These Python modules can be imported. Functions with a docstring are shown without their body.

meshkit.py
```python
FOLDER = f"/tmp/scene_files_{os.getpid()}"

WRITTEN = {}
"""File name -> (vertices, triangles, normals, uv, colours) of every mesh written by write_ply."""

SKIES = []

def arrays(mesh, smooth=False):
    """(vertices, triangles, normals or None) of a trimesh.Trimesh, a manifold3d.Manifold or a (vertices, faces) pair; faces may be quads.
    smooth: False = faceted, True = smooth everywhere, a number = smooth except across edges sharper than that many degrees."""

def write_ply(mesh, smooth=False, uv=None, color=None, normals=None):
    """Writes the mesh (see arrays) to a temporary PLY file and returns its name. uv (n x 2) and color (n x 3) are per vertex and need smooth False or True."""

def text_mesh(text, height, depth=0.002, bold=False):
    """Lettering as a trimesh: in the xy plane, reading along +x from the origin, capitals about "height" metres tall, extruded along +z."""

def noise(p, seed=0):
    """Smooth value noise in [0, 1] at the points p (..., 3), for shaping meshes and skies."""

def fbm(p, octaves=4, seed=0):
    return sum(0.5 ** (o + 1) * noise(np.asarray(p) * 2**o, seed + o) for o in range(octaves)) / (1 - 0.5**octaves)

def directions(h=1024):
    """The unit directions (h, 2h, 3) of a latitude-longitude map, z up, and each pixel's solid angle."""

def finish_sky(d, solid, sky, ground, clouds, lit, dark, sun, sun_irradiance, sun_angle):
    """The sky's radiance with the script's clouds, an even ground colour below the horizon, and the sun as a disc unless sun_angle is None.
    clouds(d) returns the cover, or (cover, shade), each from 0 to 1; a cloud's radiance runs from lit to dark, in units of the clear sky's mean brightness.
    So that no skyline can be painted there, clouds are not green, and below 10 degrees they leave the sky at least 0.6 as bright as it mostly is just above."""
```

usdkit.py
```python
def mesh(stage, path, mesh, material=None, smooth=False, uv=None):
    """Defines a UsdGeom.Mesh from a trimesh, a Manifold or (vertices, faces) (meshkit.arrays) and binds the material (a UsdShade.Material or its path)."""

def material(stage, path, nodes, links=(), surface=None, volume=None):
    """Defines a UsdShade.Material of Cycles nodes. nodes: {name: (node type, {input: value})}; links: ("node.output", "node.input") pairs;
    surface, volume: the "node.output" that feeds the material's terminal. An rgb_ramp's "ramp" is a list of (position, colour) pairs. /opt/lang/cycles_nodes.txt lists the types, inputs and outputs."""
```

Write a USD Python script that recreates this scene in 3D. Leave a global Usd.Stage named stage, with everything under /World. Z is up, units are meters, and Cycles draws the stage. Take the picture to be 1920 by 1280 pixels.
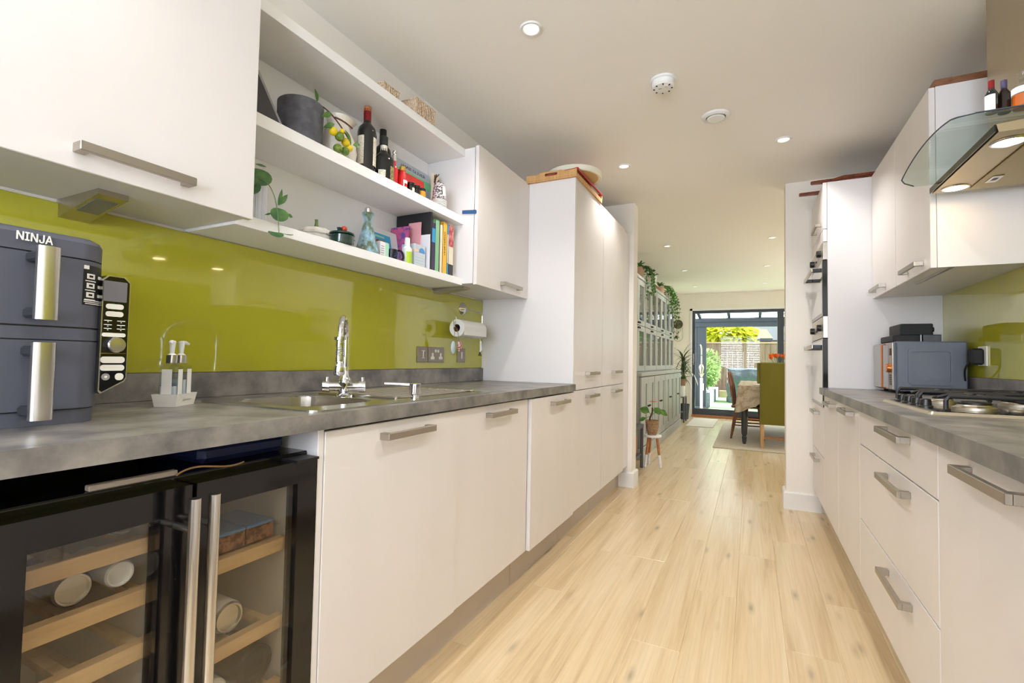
import math, random
import numpy as np
import trimesh, manifold3d as m3
import usdkit, meshkit
from pxr import Usd, UsdGeom, UsdLux, UsdShade, Gf, Sdf

stage = Usd.Stage.CreateInMemory()
UsdGeom.SetStageUpAxis(stage, 'Z'); UsdGeom.SetStageMetersPerUnit(stage, 1.0)
UsdGeom.Xform.Define(stage, '/World')
UsdGeom.Scope.Define(stage, '/World/Looks')
rng = random.Random(7)
PI = math.pi

# ---------------------------------------------------------------- camera, sky, sun, daylight, exposure
CAM_F, CAM_YAW, CAM_PITCH, CAM_ROLL, CAM_H = 901.41, 26.475, 2.1142, 1.0643, 1.046
EXPOSURE = -0.27
def camera():
    y, t, r = np.radians([CAM_YAW, CAM_PITCH, CAM_ROLL])
    R0 = np.array([np.cos(y), np.sin(y), 0]); F0 = np.array([-np.sin(y), np.cos(y), 0]); Z = np.array([0, 0, 1.])
    f = F0*np.cos(t) + Z*np.sin(t); u = -F0*np.sin(t) + Z*np.cos(t)
    R = R0*np.cos(r) + u*np.sin(r); U = -R0*np.sin(r) + u*np.cos(r)
    c = UsdGeom.Camera.Define(stage, '/World/camera')
    c.CreateHorizontalApertureAttr(36.0); c.CreateVerticalApertureAttr(24.0)
    c.CreateFocalLengthAttr(36.0*CAM_F/1920.0)
    c.CreateClippingRangeAttr(Gf.Vec2f(0.05, 300)); c.CreateExposureAttr(EXPOSURE)
    m = Gf.Matrix4d(*R, 0, *U, 0, *(-f), 0, 0, 0, CAM_H, 1)
    c.AddTransformOp().Set(m)
camera()

def light(path, kind, inten, color, xform, **kw):
    L = kind.Define(stage, path)
    L.CreateIntensityAttr(inten); L.CreateColorAttr(Gf.Vec3f(*color))
    for k, v in kw.items():
        getattr(L, 'Create%sAttr' % k)(v)
    if xform is not None:
        L.AddTransformOp().Set(xform)
    return L
def look(frm, d, up=(0, 0, 1)):
    d = np.array(d, float); d /= np.linalg.norm(d); up = np.array(up, float)
    if abs(d @ up) > .99: up = np.array([0, 1., 0])
    r = np.cross(d, up); r /= np.linalg.norm(r); u = np.cross(r, d)
    return Gf.Matrix4d(*r, 0, *u, 0, *(-d), 0, *frm, 1)
light('/World/sky', UsdLux.DomeLight, 1.5, (.88, .95, 1.0), None)
light('/World/sun', UsdLux.DistantLight, 20000.0, (1, .95, .86), look((0, 0, 30), (-.62, -.05, -.78)), Angle=1.0)
# daylight through the window in the wall behind the camera and through the window in the dining room's right wall
light('/World/window_daylight', UsdLux.RectLight, 16.5, (.88, .97, 1.16), look((-.25, -2.06, 1.5), (0, 1, 0)), Width=1.9, Height=1.5)
light('/World/side_window_daylight', UsdLux.RectLight, 3.0, (.98, .98, 1.0), look((2.72, 7.2, 1.55), (-1, 0, 0)), Width=1.9, Height=1.3)
DOWN_I, DOWN_C = 1200.0, (.91, .885, .86)

# ---------------------------------------------------------------- materials
M = {}
def lin(c):
    c = np.array(c, float)/255.0
    return tuple(np.where(c <= .04045, c/12.92, ((c+.055)/1.055)**2.4))
def mat(name, col, rough=.5, noise=None, bump=None, **kw):
    """noise = (scale xyz, second colour, low, high[, detail])"""
    p = dict(base_color=lin(col), roughness=rough, **kw)
    nodes, links = {'p': ('principled_bsdf', p)}, []
    if noise or bump:
        nodes['g'] = ('geometry', {})
    if noise:
        sc, c2, lo, hi = noise[:4]
        nodes['m'] = ('mapping', {'scale': sc}); links.append(('g.position', 'm.vector'))
        nodes['n'] = ('noise_texture', {'scale': 1.0, 'detail': noise[4] if len(noise) > 4 else 4.0, 'roughness': .6}); links.append(('m.vector', 'n.vector'))
        nodes['r'] = ('rgb_ramp', {'ramp': [(lo, lin(col)), (hi, lin(c2))]}); links.append(('n.fac', 'r.fac'))
        links.append(('r.color', 'p.base_color')); p.pop('base_color')
    if bump:
        nodes['m2'] = ('mapping', {'scale': bump[0]}); links.append(('g.position', 'm2.vector'))
        nodes['n2'] = ('noise_texture', {'scale': 1.0, 'detail': 3.0}); links.append(('m2.vector', 'n2.vector'))
        nodes['b'] = ('bump', {'strength': bump[1], 'distance': bump[2]}); links += [('n2.fac', 'b.height'), ('b.normal', 'p.normal')]
    M[name] = usdkit.material(stage, '/World/Looks/' + name, nodes, links, surface='p.BSDF')
    return M[name]
def emis(name, col, s):
    M[name] = usdkit.material(stage, '/World/Looks/' + name, {'e': ('emission', {'color': lin(col), 'strength': s})}, surface='e.emission')
def pane(name, tint, base=.05, rough=0.0):
    """clear sheet: see-through, with a mirror share that grows towards grazing angles on both of its faces"""
    M[name] = usdkit.material(stage, '/World/Looks/' + name, {'t': ('transparent_bsdf', {'color': tint}), 'g': ('glossy_bsdf', {'color': (1, 1, 1), 'roughness': rough}),
        'l': ('layer_weight', {'blend': .5}), 'w': ('math', {'math_type': 'power', 'value2': 4.0}), 'f': ('math', {'math_type': 'multiply_add', 'value2': .55, 'value3': base}), 'x': ('mix_closure', {})},
        [('l.facing', 'w.value1'), ('w.value', 'f.value1'), ('f.value', 'x.fac'), ('t.BSDF', 'x.closure1'), ('g.BSDF', 'x.closure2')], surface='x.closure')
def leafmat(name, col, c2, tr=.35):
    M[name] = usdkit.material(stage, '/World/Looks/' + name, {'g': ('geometry', {}), 'n': ('noise_texture', {'scale': 30.0}), 'r': ('rgb_ramp', {'ramp': [(.3, lin(col)), (.7, lin(c2))]}),
        'p': ('principled_bsdf', {'roughness': .45}), 't': ('translucent_bsdf', {}), 'x': ('mix_closure', {'fac': tr})},
        [('g.position', 'n.vector'), ('n.fac', 'r.fac'), ('r.color', 'p.base_color'), ('r.color', 't.color'), ('p.BSDF', 'x.closure1'), ('t.BSDF', 'x.closure2')], surface='x.closure')

mat('wall', (244, 238, 228), .8)
mat('wall_dining', (240, 233, 216), .8)
mat('ceiling', (250, 246, 238), .85)
mat('trim', (240, 238, 234), .45)
mat('cabinet', (232, 226, 222), .33, noise=((3, 3, .8), (227, 221, 216), .35, .7, 2))
mat('cabinet_side', (232, 228, 226), .45)
mat('carcass', (228, 222, 214), .55)
mat('plinth', (196, 182, 164), .45)
mat('shelf_white', (250, 249, 248), .5)
mat('steel_handle', (176, 168, 156), .32, metallic=.9)
mat('steel', (205, 203, 200), .22, metallic=1.0)
mat('steel_brushed', (188, 180, 166), .34, metallic=1.0)
mat('chrome', (225, 226, 230), .06, metallic=1.0)
mat('splash', (186, 182, 52), .06, coat_weight=1.0, coat_roughness=.02)
mat('worktop', (98, 95, 93), .34, noise=((9, 9, 9), (152, 146, 139), .36, .68, 8), bump=((60, 60, 60), .05, .002))
mat('black_gloss', (14, 13, 14), .08)
mat('black', (22, 22, 23), .4)
mat('black_matt', (30, 30, 31), .65)
mat('iron', (26, 26, 28), .45)
mat('fryer', (84, 86, 97), .45)
mat('fryer_dark', (40, 41, 46), .5)
mat('screen_grey', (112, 110, 116), .2)
mat('ivory', (232, 228, 214), .35)
mat('white', (240, 240, 238), .4)
mat('white_ceramic', (242, 238, 230), .18)
mat('liner', (216, 208, 190), .55)
mat('beech', (226, 192, 142), .5, noise=((40, 6, 40), (206, 168, 118), .3, .7))
mat('wood_warm', (196, 134, 78), .45, noise=((50, 8, 50), (160, 100, 52), .3, .7))
mat('wood_red', (132, 66, 36), .3, noise=((30, 30, 60), (84, 36, 20), .3, .7))
mat('wood_board', (150, 104, 70), .5, noise=((20, 60, 60), (108, 68, 44), .3, .7))
mat('wood_light', (222, 178, 118), .5, noise=((60, 60, 8), (196, 146, 88), .3, .7))
mat('wood_chair', (140, 86, 56), .4, noise=((40, 40, 10), (104, 58, 36), .3, .7))
mat('concrete_pot', (84, 84, 92), .75, noise=((25, 25, 25), (120, 120, 128), .35, .7, 6))
mat('jug', (236, 230, 218), .2)
mat('lemon', (236, 206, 30), .45)
mat('lime', (128, 150, 52), .4, noise=((90, 90, 90), (84, 112, 44), .35, .65))
mat('twig', (96, 62, 44), .6)
mat('bottle_dark', (16, 18, 20), .07, coat_weight=.5)
mat('bottle_black', (22, 24, 24), .18)
mat('bottle_brown', (34, 22, 18), .08)
mat('foil_red', (130, 24, 28), .25, metallic=.35)
mat('cork_gold', (176, 122, 70), .4)
mat('label_cream', (236, 230, 212), .6, noise=((120, 120, 260), (206, 198, 180), .45, .6))
mat('label_white', (240, 238, 232), .6)
mat('label_gold', (178, 160, 106), .45, noise=((200, 200, 200), (94, 80, 50), .4, .6))
mat('sauce_red', (206, 22, 14), .12, coat_weight=.6)
mat('oil_red', (222, 40, 50), .1, coat_weight=.6)
mat('gold_cap', (206, 164, 74), .3, metallic=.6)
mat('book_blue_grey', (196, 206, 216), .4)
mat('book_mint', (120, 214, 156), .4)
mat('book_red', (222, 40, 30), .4)
mat('ink', (30, 34, 48), .6)
mat('ink_grey', (150, 146, 140), .6)
mat('orange', (238, 158, 40), .4)
mat('pattern_cup', (70, 64, 66), .5, noise=((140, 140, 140), (216, 208, 210), .46, .54, 6))
mat('cup_white', (236, 236, 232), .35)
mat('wicker', (222, 202, 176), .7, noise=((160, 160, 160), (176, 146, 116), .42, .6), bump=((160, 160, 160), .6, .004))
mat('grey_metal', (150, 148, 150), .3, metallic=.6)
mat('ribbed_glass', (224, 226, 232), .15, noise=((200, 200, 2), (196, 198, 206), .35, .65))
leafmat('eucalyptus', (44, 92, 62), (92, 132, 60), .15)
leafmat('leaf_dark', (30, 66, 34), (62, 104, 48))
leafmat('leaf_mid', (66, 116, 44), (116, 158, 70))
leafmat('leaf_trail', (70, 118, 54), (122, 160, 90))
leafmat('leaf_yellow', (206, 214, 40), (236, 236, 90), .5)
leafmat('leaf_shrub', (110, 150, 84), (186, 206, 140), .4)
leafmat('leaf_drac', (40, 62, 38), (92, 112, 70))
mat('pumpkin', (240, 234, 224), .3)
mat('stem_green', (112, 136, 78), .5)
mat('pot_green', (16, 52, 40), .12, coat_weight=.5)
mat('tomato', (214, 70, 44), .25)
mat('carafe', (96, 112, 84), .08, noise=((22, 22, 14), (150, 192, 214), .42, .56), coat_weight=.8)
mat('carafe_label', (120, 184, 214), .4, noise=((60, 60, 60), (86, 136, 70), .45, .6))
mat('card_blue', (64, 176, 226), .4)
mat('card_face', (214, 150, 120), .5, noise=((120, 120, 120), (90, 60, 50), .4, .6))
mat('mint', (176, 226, 198), .5)
mat('black_blue', (20, 22, 30), .2, noise=((80, 80, 80), (40, 80, 150), .58, .66))
mat('lime_label', (186, 214, 60), .4)
mat('clear_box', (206, 212, 222), .15)
mat('peach_stripe', (240, 206, 160), .4)
mat('blue_dome', (84, 156, 222), .4)
mat('floral', (206, 92, 140), .45, noise=((45, 45, 45), (96, 80, 170), .48, .6, 6))
mat('pink', (236, 170, 176), .5)
mat('paper', (236, 236, 238), .6)
mat('book_black', (34, 34, 38), .45)
mat('spine_purple', (66, 58, 92), .45)
mat('spine_green', (142, 194, 150), .45)
mat('spine_cream', (238, 228, 200), .5)
mat('spine_yellow', (246, 190, 62), .4)
mat('spine_sky', (60, 160, 220), .4)
mat('spine_dark', (50, 46, 48), .4)
mat('beans', (176, 52, 54), .35, noise=((70, 70, 40), (226, 150, 140), .45, .62))
mat('strip_blue', (56, 96, 140), .35)
mat('tray_red', (176, 16, 26), .3)
mat('platter', (238, 234, 214), .3)
mat('platter_base', (190, 150, 92), .6)
mat('rubber', (44, 44, 46), .7)
mat('towel', (240, 238, 232), .9)
mat('cardboard', (126, 104, 84), .8)
mat('pale_blue', (206, 224, 224), .35)
mat('red_white', (196, 40, 60), .4, noise=((120, 120, 120), (240, 230, 226), .48, .52))
mat('socket_steel', (158, 146, 134), .4, metallic=.6)
mat('socket_white', (238, 234, 226), .35)
mat('can_white', (226, 224, 216), .3)
mat('can_metal', (200, 196, 186), .25, metallic=.9)
mat('bottle_amber', (92, 80, 52), .15)
mat('pack_brown', (176, 130, 100), .5, noise=((60, 60, 60), (120, 84, 66), .45, .6))
mat('pack_blue', (90, 140, 200), .4)
mat('navy', (24, 32, 70), .6)
mat('string', (150, 116, 70), .8)
mat('microwave', (104, 110, 122), .4)
mat('micro_door', (150, 148, 144), .16)
mat('copper', (206, 124, 68), .25, metallic=.85)
mat('oven_glass', (120, 118, 110), .06, coat_weight=1.0)
mat('oven_steel', (190, 182, 170), .3, metallic=.8)
mat('knob_black', (26, 25, 25), .3)
mat('hob_glass', (200, 190, 172), .3, metallic=.9)
mat('hood_steel', (176, 160, 128), .3, metallic=.9)
mat('hood_filter', (168, 152, 112), .4, metallic=.8)
pane('hood_glass', (.86, .92, .90), .03)
pane('pane', (.95, .97, .96), .013)
pane('cooler_pane', (.90, .89, .86), .05)
pane('clear_glass', (.93, .95, .95), .04)
pane('roof_glass', (.92, .95, .97), .05)
mat('whisky', (196, 96, 26), .1, coat_weight=.5)
mat('chimney', (178, 166, 142), .3, metallic=.85)
mat('dresser', (180, 182, 175), .5)
mat('dresser_dark', (104, 106, 102), .6)
mat('knob_dark', (44, 40, 36), .4)
mat('anthracite', (60, 66, 76), .4)
mat('rug', (222, 210, 190), .95, noise=((60, 60, 60), (206, 192, 170), .4, .6), bump=((250, 250, 250), .5, .004))
mat('mat_rug', (232, 224, 206), .95)
mat('cloth', (206, 190, 164), .9, noise=((16, 16, 16), (172, 150, 120), .46, .62, 6))
mat('cloth_top', (238, 232, 226), .85)
mat('table_leg', (58, 60, 60), .4)
mat('velvet', (118, 110, 22), .8, noise=((6, 6, 3), (126, 118, 32), .35, .7), sheen_weight=.3)
mat('cushion_pale', (232, 206, 200), .9)
leafmat('petal', (238, 104, 24), (246, 140, 50), .3)
mat('terracotta_pale', (216, 178, 150), .7)
mat('pot_white', (236, 228, 216), .5)
mat('saucer', (146, 84, 62), .6)
mat('pot_rope', (176, 142, 106), .8, noise=((40, 40, 160), (136, 104, 74), .4, .6), bump=((30, 30, 200), .6, .006))
leafmat('petal_red', (224, 96, 84), (236, 130, 116), .3)
leafmat('petal_white', (244, 240, 236), (250, 250, 246), .3)
mat('bench', (92, 94, 98), .5)
mat('clock', (96, 66, 50), .5, noise=((60, 60, 60), (62, 44, 36), .4, .6))
mat('wire', (150, 136, 110), .4, metallic=.5)
mat('lawn', (150, 196, 128), .9, noise=((40, 40, 40), (120, 172, 100), .4, .6))
mat('patio', (196, 190, 180), .8)
mat('fence', (136, 114, 92), .8, noise=((14, 2, 1.5), (104, 86, 70), .35, .7))
mat('fence_rail', (160, 138, 108), .8)
mat('screen_slat', (190, 186, 186), .7)
mat('shed_roof', (150, 136, 90), .8)
mat('grill_cover', (72, 82, 92), .55, bump=((9, 9, 9), .6, .05))
mat('planter', (150, 160, 172), .7)
mat('grey_render', (168, 172, 180), .8)
mat('soil', (60, 48, 38), .9)
mat('bark', (86, 70, 54), .9)
emis('lamp_glow', (255, 236, 200), 2.5)
emis('hood_glow', (255, 246, 220), 3.0)

def wood_floor():
    nodes = {'g': ('geometry', {}), 'o': ('object_info', {}), 'cx': ('combine_xyz', {'z': 0.0}), 'k1': ('math', {'math_type': 'multiply', 'value2': 37.0}), 'k2': ('math', {'math_type': 'multiply', 'value2': 91.0}),
        'a': ('vector_math', {'math_type': 'add'}), 'm': ('mapping', {'scale': (14, .75, 1)}), 'n': ('noise_texture', {'scale': 1.0, 'detail': 6.0, 'roughness': .62, 'distortion': .6}),
        'm2': ('mapping', {'scale': (120, 2.2, 1)}), 'n2': ('noise_texture', {'scale': 1.0, 'detail': 3.0}),
        'm3': ('mapping', {'scale': (9, 2.4, 1)}), 'v': ('voronoi_texture', {'scale': 1.0}), 'rk': ('rgb_ramp', {'ramp': [(.03, (.42, .42, .42)), (.10, (.8, .8, .8)), (.18, (1, 1, 1))]}),
        'r': ('rgb_ramp', {'ramp': [(.26, lin((202, 171, 128))), (.46, lin((229, 203, 161))), (.72, lin((239, 219, 182)))]}),
        'r2': ('rgb_ramp', {'ramp': [(.30, (.90, .89, .87)), (.6, (1, 1, 1))]}), 'rv': ('rgb_ramp', {'ramp': [(0, (.93, .92, .90)), (1, (1.0, 1.0, 1.0))]}),
        'x1': ('mix', {'mix_type': 'multiply', 'fac': 1.0}), 'x2': ('mix', {'mix_type': 'multiply', 'fac': 1.0}), 'x3': ('mix', {'mix_type': 'multiply', 'fac': .75}),
        'b': ('bump', {'strength': .12, 'distance': .001}), 'p': ('principled_bsdf', {'roughness': .25, 'specular_ior_level': .8})}
    links = [('o.random', 'k1.value1'), ('o.random', 'k2.value1'), ('k1.value', 'cx.x'), ('k2.value', 'cx.y'), ('g.position', 'a.vector1'), ('cx.vector', 'a.vector2'),
        ('a.vector', 'm.vector'), ('m.vector', 'n.vector'), ('n.fac', 'r.fac'), ('a.vector', 'm2.vector'), ('m2.vector', 'n2.vector'), ('n2.fac', 'r2.fac'),
        ('a.vector', 'm3.vector'), ('m3.vector', 'v.vector'), ('v.distance', 'rk.fac'), ('o.random', 'rv.fac'),
        ('r.color', 'x1.color1'), ('r2.color', 'x1.color2'), ('x1.color', 'x2.color1'), ('rv.color', 'x2.color2'), ('x2.color', 'x3.color1'), ('rk.color', 'x3.color2'), ('x3.color', 'p.base_color'),
        ('n2.fac', 'b.height'), ('b.normal', 'p.normal')]
    M['oak'] = usdkit.material(stage, '/World/Looks/oak', nodes, links, surface='p.BSDF')
wood_floor()

# ---------------------------------------------------------------- mesh helpers
def tm(man):
    m = man.to_mesh(); return trimesh.Trimesh(np.array(m.vert_properties[:, :3]), np.array(m.tri_verts), process=False)
def hull(pts): return trimesh.Trimesh(*(lambda m: (np.array(m.vert_properties[:, :3]), np.array(m.tri_verts)))(m3.Manifold.hull_points(np.asarray(pts, np.float32)).to_mesh()), process=False)
def cbox(x0, x1, y0, y1, z0, z1, c=.0015):
    c = min(c, (x1-x0)*.45, (y1-y0)*.45, (z1-z0)*.45)
    P = []
    for i in (0, 1):
        for j in (0, 1):
            for k in (0, 1):
                x, y, z = (x0, x1)[i], (y0, y1)[j], (z0, z1)[k]
                sx, sy, sz = (1, -1)[i]*c, (1, -1)[j]*c, (1, -1)[k]*c
                P += [(x, y+sy, z+sz), (x+sx, y, z+sz), (x+sx, y+sy, z)]
    return hull(P)
def box(x0, x1, y0, y1, z0, z1):
    b = trimesh.creation.box((x1-x0, y1-y0, z1-z0)); b.apply_translation(((x0+x1)/2, (y0+y1)/2, (z0+z1)/2)); return b
def mbox(x0, x1, y0, y1, z0, z1): return m3.Manifold.cube((x1-x0, y1-y0, z1-z0)).translate((x0, y0, z0))
def cat(*ms): return trimesh.util.concatenate([m for m in ms if m is not None])
def lathe(prof, c=(0, 0, 0), n=28, arc=None):
    """profile of (r, z) from bottom axis to top axis"""
    prof = [(max(r, 1e-5), z) for r, z in prof]; a = np.linspace(0, 2*PI, n, endpoint=False)
    V = np.array([[(r*np.cos(t), r*np.sin(t), z) for t in a] for r, z in prof]).reshape(-1, 3); F = []
    for i in range(len(prof)-1):
        for j in range(n):
            p, q = i*n+j, i*n+(j+1) % n
            F += [(p, q, q+n), (p, q+n, p+n)]
    return trimesh.Trimesh(V + np.array(c), F, process=False)
def tube(pts, r, n=10, closed=False):
    P = np.array(pts, float); N = len(P); rr = np.broadcast_to(np.asarray(r, float), (N,))
    T = np.gradient(P, axis=0) if not closed else np.roll(P, -1, 0)-np.roll(P, 1, 0)
    T /= np.linalg.norm(T, axis=1)[:, None]+1e-12
    u = np.cross(T[0], (0, 0, 1.)); u = u if np.linalg.norm(u) > .05 else np.cross(T[0], (1., 0, 0)); u /= np.linalg.norm(u)
    V, F = [], []
    for i in range(N):
        u = u-T[i]*(u @ T[i]); u /= np.linalg.norm(u); w = np.cross(T[i], u)
        V += [P[i]+rr[i]*(np.cos(t)*u+np.sin(t)*w) for t in np.linspace(0, 2*PI, n, endpoint=False)]
    for i in range(N if closed else N-1):
        k = (i+1) % N
        for j in range(n):
            a, b, c, d = i*n+j, i*n+(j+1) % n, k*n+(j+1) % n, k*n+j
            F += [(a, b, c), (a, c, d)]
    if not closed:
        V += [P[0], P[-1]]
        for j in range(n): F += [(N*n, (j+1) % n, j), (N*n+1, (N-1)*n+j, (N-1)*n+(j+1) % n)]
    return trimesh.Trimesh(V, F, process=False)
def cyl(p0, p1, r, r1=None, n=20):
    p0, p1 = np.array(p0, float), np.array(p1, float); r1 = r if r1 is None else r1
    t = (p1-p0)/np.linalg.norm(p1-p0)
    return tube([p0, p0+t*1e-5, p1-t*1e-5, p1], [r*.97, r, r1, r1*.97], n)
def bez(*P, n=12):
    P = [np.array(p, float) for p in P]; out = []
    for t in np.linspace(0, 1, n):
        Q = P
        while len(Q) > 1: Q = [a*(1-t)+b*t for a, b in zip(Q, Q[1:])]
        out.append(Q[0])
    return out
def ext(poly, h, holes=()):
    def C(q):
        q = np.array(q, np.float32); a = np.sum(q[:, 0]*np.roll(q[:, 1], -1)-np.roll(q[:, 0], -1)*q[:, 1])
        return m3.CrossSection([q if a > 0 else q[::-1].copy()])
    cs = C(poly)
    for q in holes: cs = cs - C(q)
    return m3.Manifold.extrude(cs, h)
def rrect(x0, x1, y0, y1, r, n=6):
    P = []
    for cx, cy, a in ((x1-r, y1-r, 0), (x0+r, y1-r, PI/2), (x0+r, y0+r, PI), (x1-r, y0+r, 1.5*PI)):
        P += [(cx+r*np.cos(a+t), cy+r*np.sin(a+t)) for t in np.linspace(0, PI/2, n)]
    return P
def place(m, o, r, u):
    r, u = np.array(r, float), np.array(u, float); r /= np.linalg.norm(r); u /= np.linalg.norm(u)
    T = np.eye(4); T[:3, 0], T[:3, 1], T[:3, 2], T[:3, 3] = r, u, np.cross(r, u), o
    m = m.copy(); m.apply_transform(T); return m
def rz(m, deg, c=(0, 0, 0)):
    m = m.copy(); m.apply_transform(trimesh.transformations.rotation_matrix(math.radians(deg), (0, 0, 1), c)); return m
def rot(m, deg, ax, c=(0, 0, 0)):
    m = m.copy(); m.apply_transform(trimesh.transformations.rotation_matrix(math.radians(deg), ax, c)); return m
def ico(c, r, s=(1, 1, 1), sub=2):
    m = trimesh.creation.icosphere(sub, r); m.apply_scale(s); m.apply_translation(c); return m
def leaf(base, d, up, L, W, curl=.15, n=5, shape=1.0):
    base, d, up = np.array(base, float), np.array(d, float), np.array(up, float)
    d /= np.linalg.norm(d); s = np.cross(d, up); s /= np.linalg.norm(s)+1e-9; nrm = np.cross(s, d); V, F = [], []
    for i in range(n+1):
        t = i/n; w = W/2*max(.04, math.sin(PI*min(1, t**shape*.97+.02)))
        c = base+d*L*t-nrm*curl*L*t*t
        V += [c-s*w+nrm*w*.25, c, c+s*w+nrm*w*.25]
    for i in range(n):
        a = i*3
        F += [(a, a+1, a+4), (a, a+4, a+3), (a+1, a+2, a+5), (a+1, a+5, a+4)]
    return trimesh.Trimesh(V, F, process=False)
def text(t, h, o, r, u, depth=.0006, bold=False, width=None):
    m = meshkit.text_mesh(t, h, depth, bold)
    if width: m.apply_scale((width/(m.bounds[1][0]-m.bounds[0][0]), 1, 1))
    return place(m, o, r, u)

# ---------------------------------------------------------------- scene helpers
used = {}
def uniq(parent, name):
    k = used.get((parent, name), 0); used[(parent, name)] = k+1
    return f'{parent}/{name}' + (f'_{k:03d}' if k else '')
def tag(prim, label=None, cat_=None, group=None, kind=None):
    for k, v in (('label', label), ('category', cat_), ('group', group), ('kind', kind)):
        if v: prim.SetCustomDataByKey(k, v)
class Th:
    """An Xform at the thing's base; parts are given in world coordinates."""
    def __init__(s, name, label=None, cat_=None, loc=(0, 0, 0), group=None, kind=None):
        s.path = uniq('/World', name); s.loc = np.array(loc, float)
        x = UsdGeom.Xform.Define(stage, s.path); x.AddTranslateOp().Set(Gf.Vec3d(*map(float, loc)))
        tag(x.GetPrim(), label, cat_, group, kind)
    def part(s, name, m, ma, smooth=30, parent=None, label=None, kind=None):
        if isinstance(m, m3.Manifold): m = tm(m)
        m = m.copy(); m.apply_translation(-s.loc)
        p = uniq(parent or s.path, name)
        pr = usdkit.mesh(stage, p, m, M[ma], smooth=smooth); tag(pr.GetPrim(), label, None, None, kind)
        return p
def obj(name, m, ma, label=None, cat_=None, group=None, kind=None, smooth=30):
    if isinstance(m, m3.Manifold): m = tm(m)
    m = m.copy(); b = m.bounds; c = np.array([(b[0][0]+b[1][0])/2, (b[0][1]+b[1][1])/2, b[0][2]]); m.apply_translation(-c)
    p = uniq('/World', name); pr = usdkit.mesh(stage, p, m, M[ma], smooth=smooth); UsdGeom.Xformable(pr).AddTranslateOp().Set(Gf.Vec3d(*map(float, c)))
    tag(pr.GetPrim(), label, cat_, group, kind); return p
def struct(name, m, ma, smooth=False): return obj(name, m, ma, kind='structure', smooth=smooth)

# ================================================================ THE SETTING
XW, XR, CZ, YP, YF = -1.53, .962, 2.392, 4.07, 10.0
XLF, XRF = -.916, .394                  # door fronts, left and right
XD = 2.62                               # right wall of the dining room
struct('ceiling', box(XW-.12, XD+.12, -2.05, YF+.12, CZ, CZ+.2), 'ceiling')
struct('wall_left', box(XW-.12, XW, -1.9, YF, 0, CZ), 'wall')
struct('wall_right', box(XR, XR+.12, -1.9, YP, 0, CZ), 'wall')
struct('wall_partition_left', box(XW, -.89, YP, YP+.15, 0, CZ), 'wall')
struct('wall_partition_right', box(.228, XD, YP, YP+.15, 0, CZ), 'wall')
wb = mbox(XW-.12, XR+.12, -2.02, -1.9, 0, CZ) - mbox(-1.2, .7, -2.1, -1.8, .75, 2.25)
struct('wall_back', wb, 'wall')
w1 = mbox(-1.2, .7, -1.99, -1.93, .75, 2.25)-mbox(-1.14, -.29, -2.1, -1.8, .81, 2.19)-mbox(-.21, .64, -2.1, -1.8, .81, 2.19)
struct('window_1', w1, 'trim')
sl = Th('window_shutter', 'white louvred shutters at the window behind the camera, mirrored in the garden door', 'shutter', (-.25, -1.89, .81))
for x0, x1 in ((-1.20, -.27), (-.23, .70)):
    sl.part('shutter_frame', mbox(x0, x1, -1.915, -1.885, .76, 2.24)-mbox(x0+.06, x1-.06, -2, -1.8, .84, 2.16), 'trim', smooth=False)
    for k in range(14): sl.part('slat', rot(box(x0+.061, x1-.061, -1.93, -1.87, -.004, .004), 20, (1, 0, 0), (0, -1.90, 0)).apply_translation((0, 0, .89+k*.094)), 'trim', smooth=False)
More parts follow.
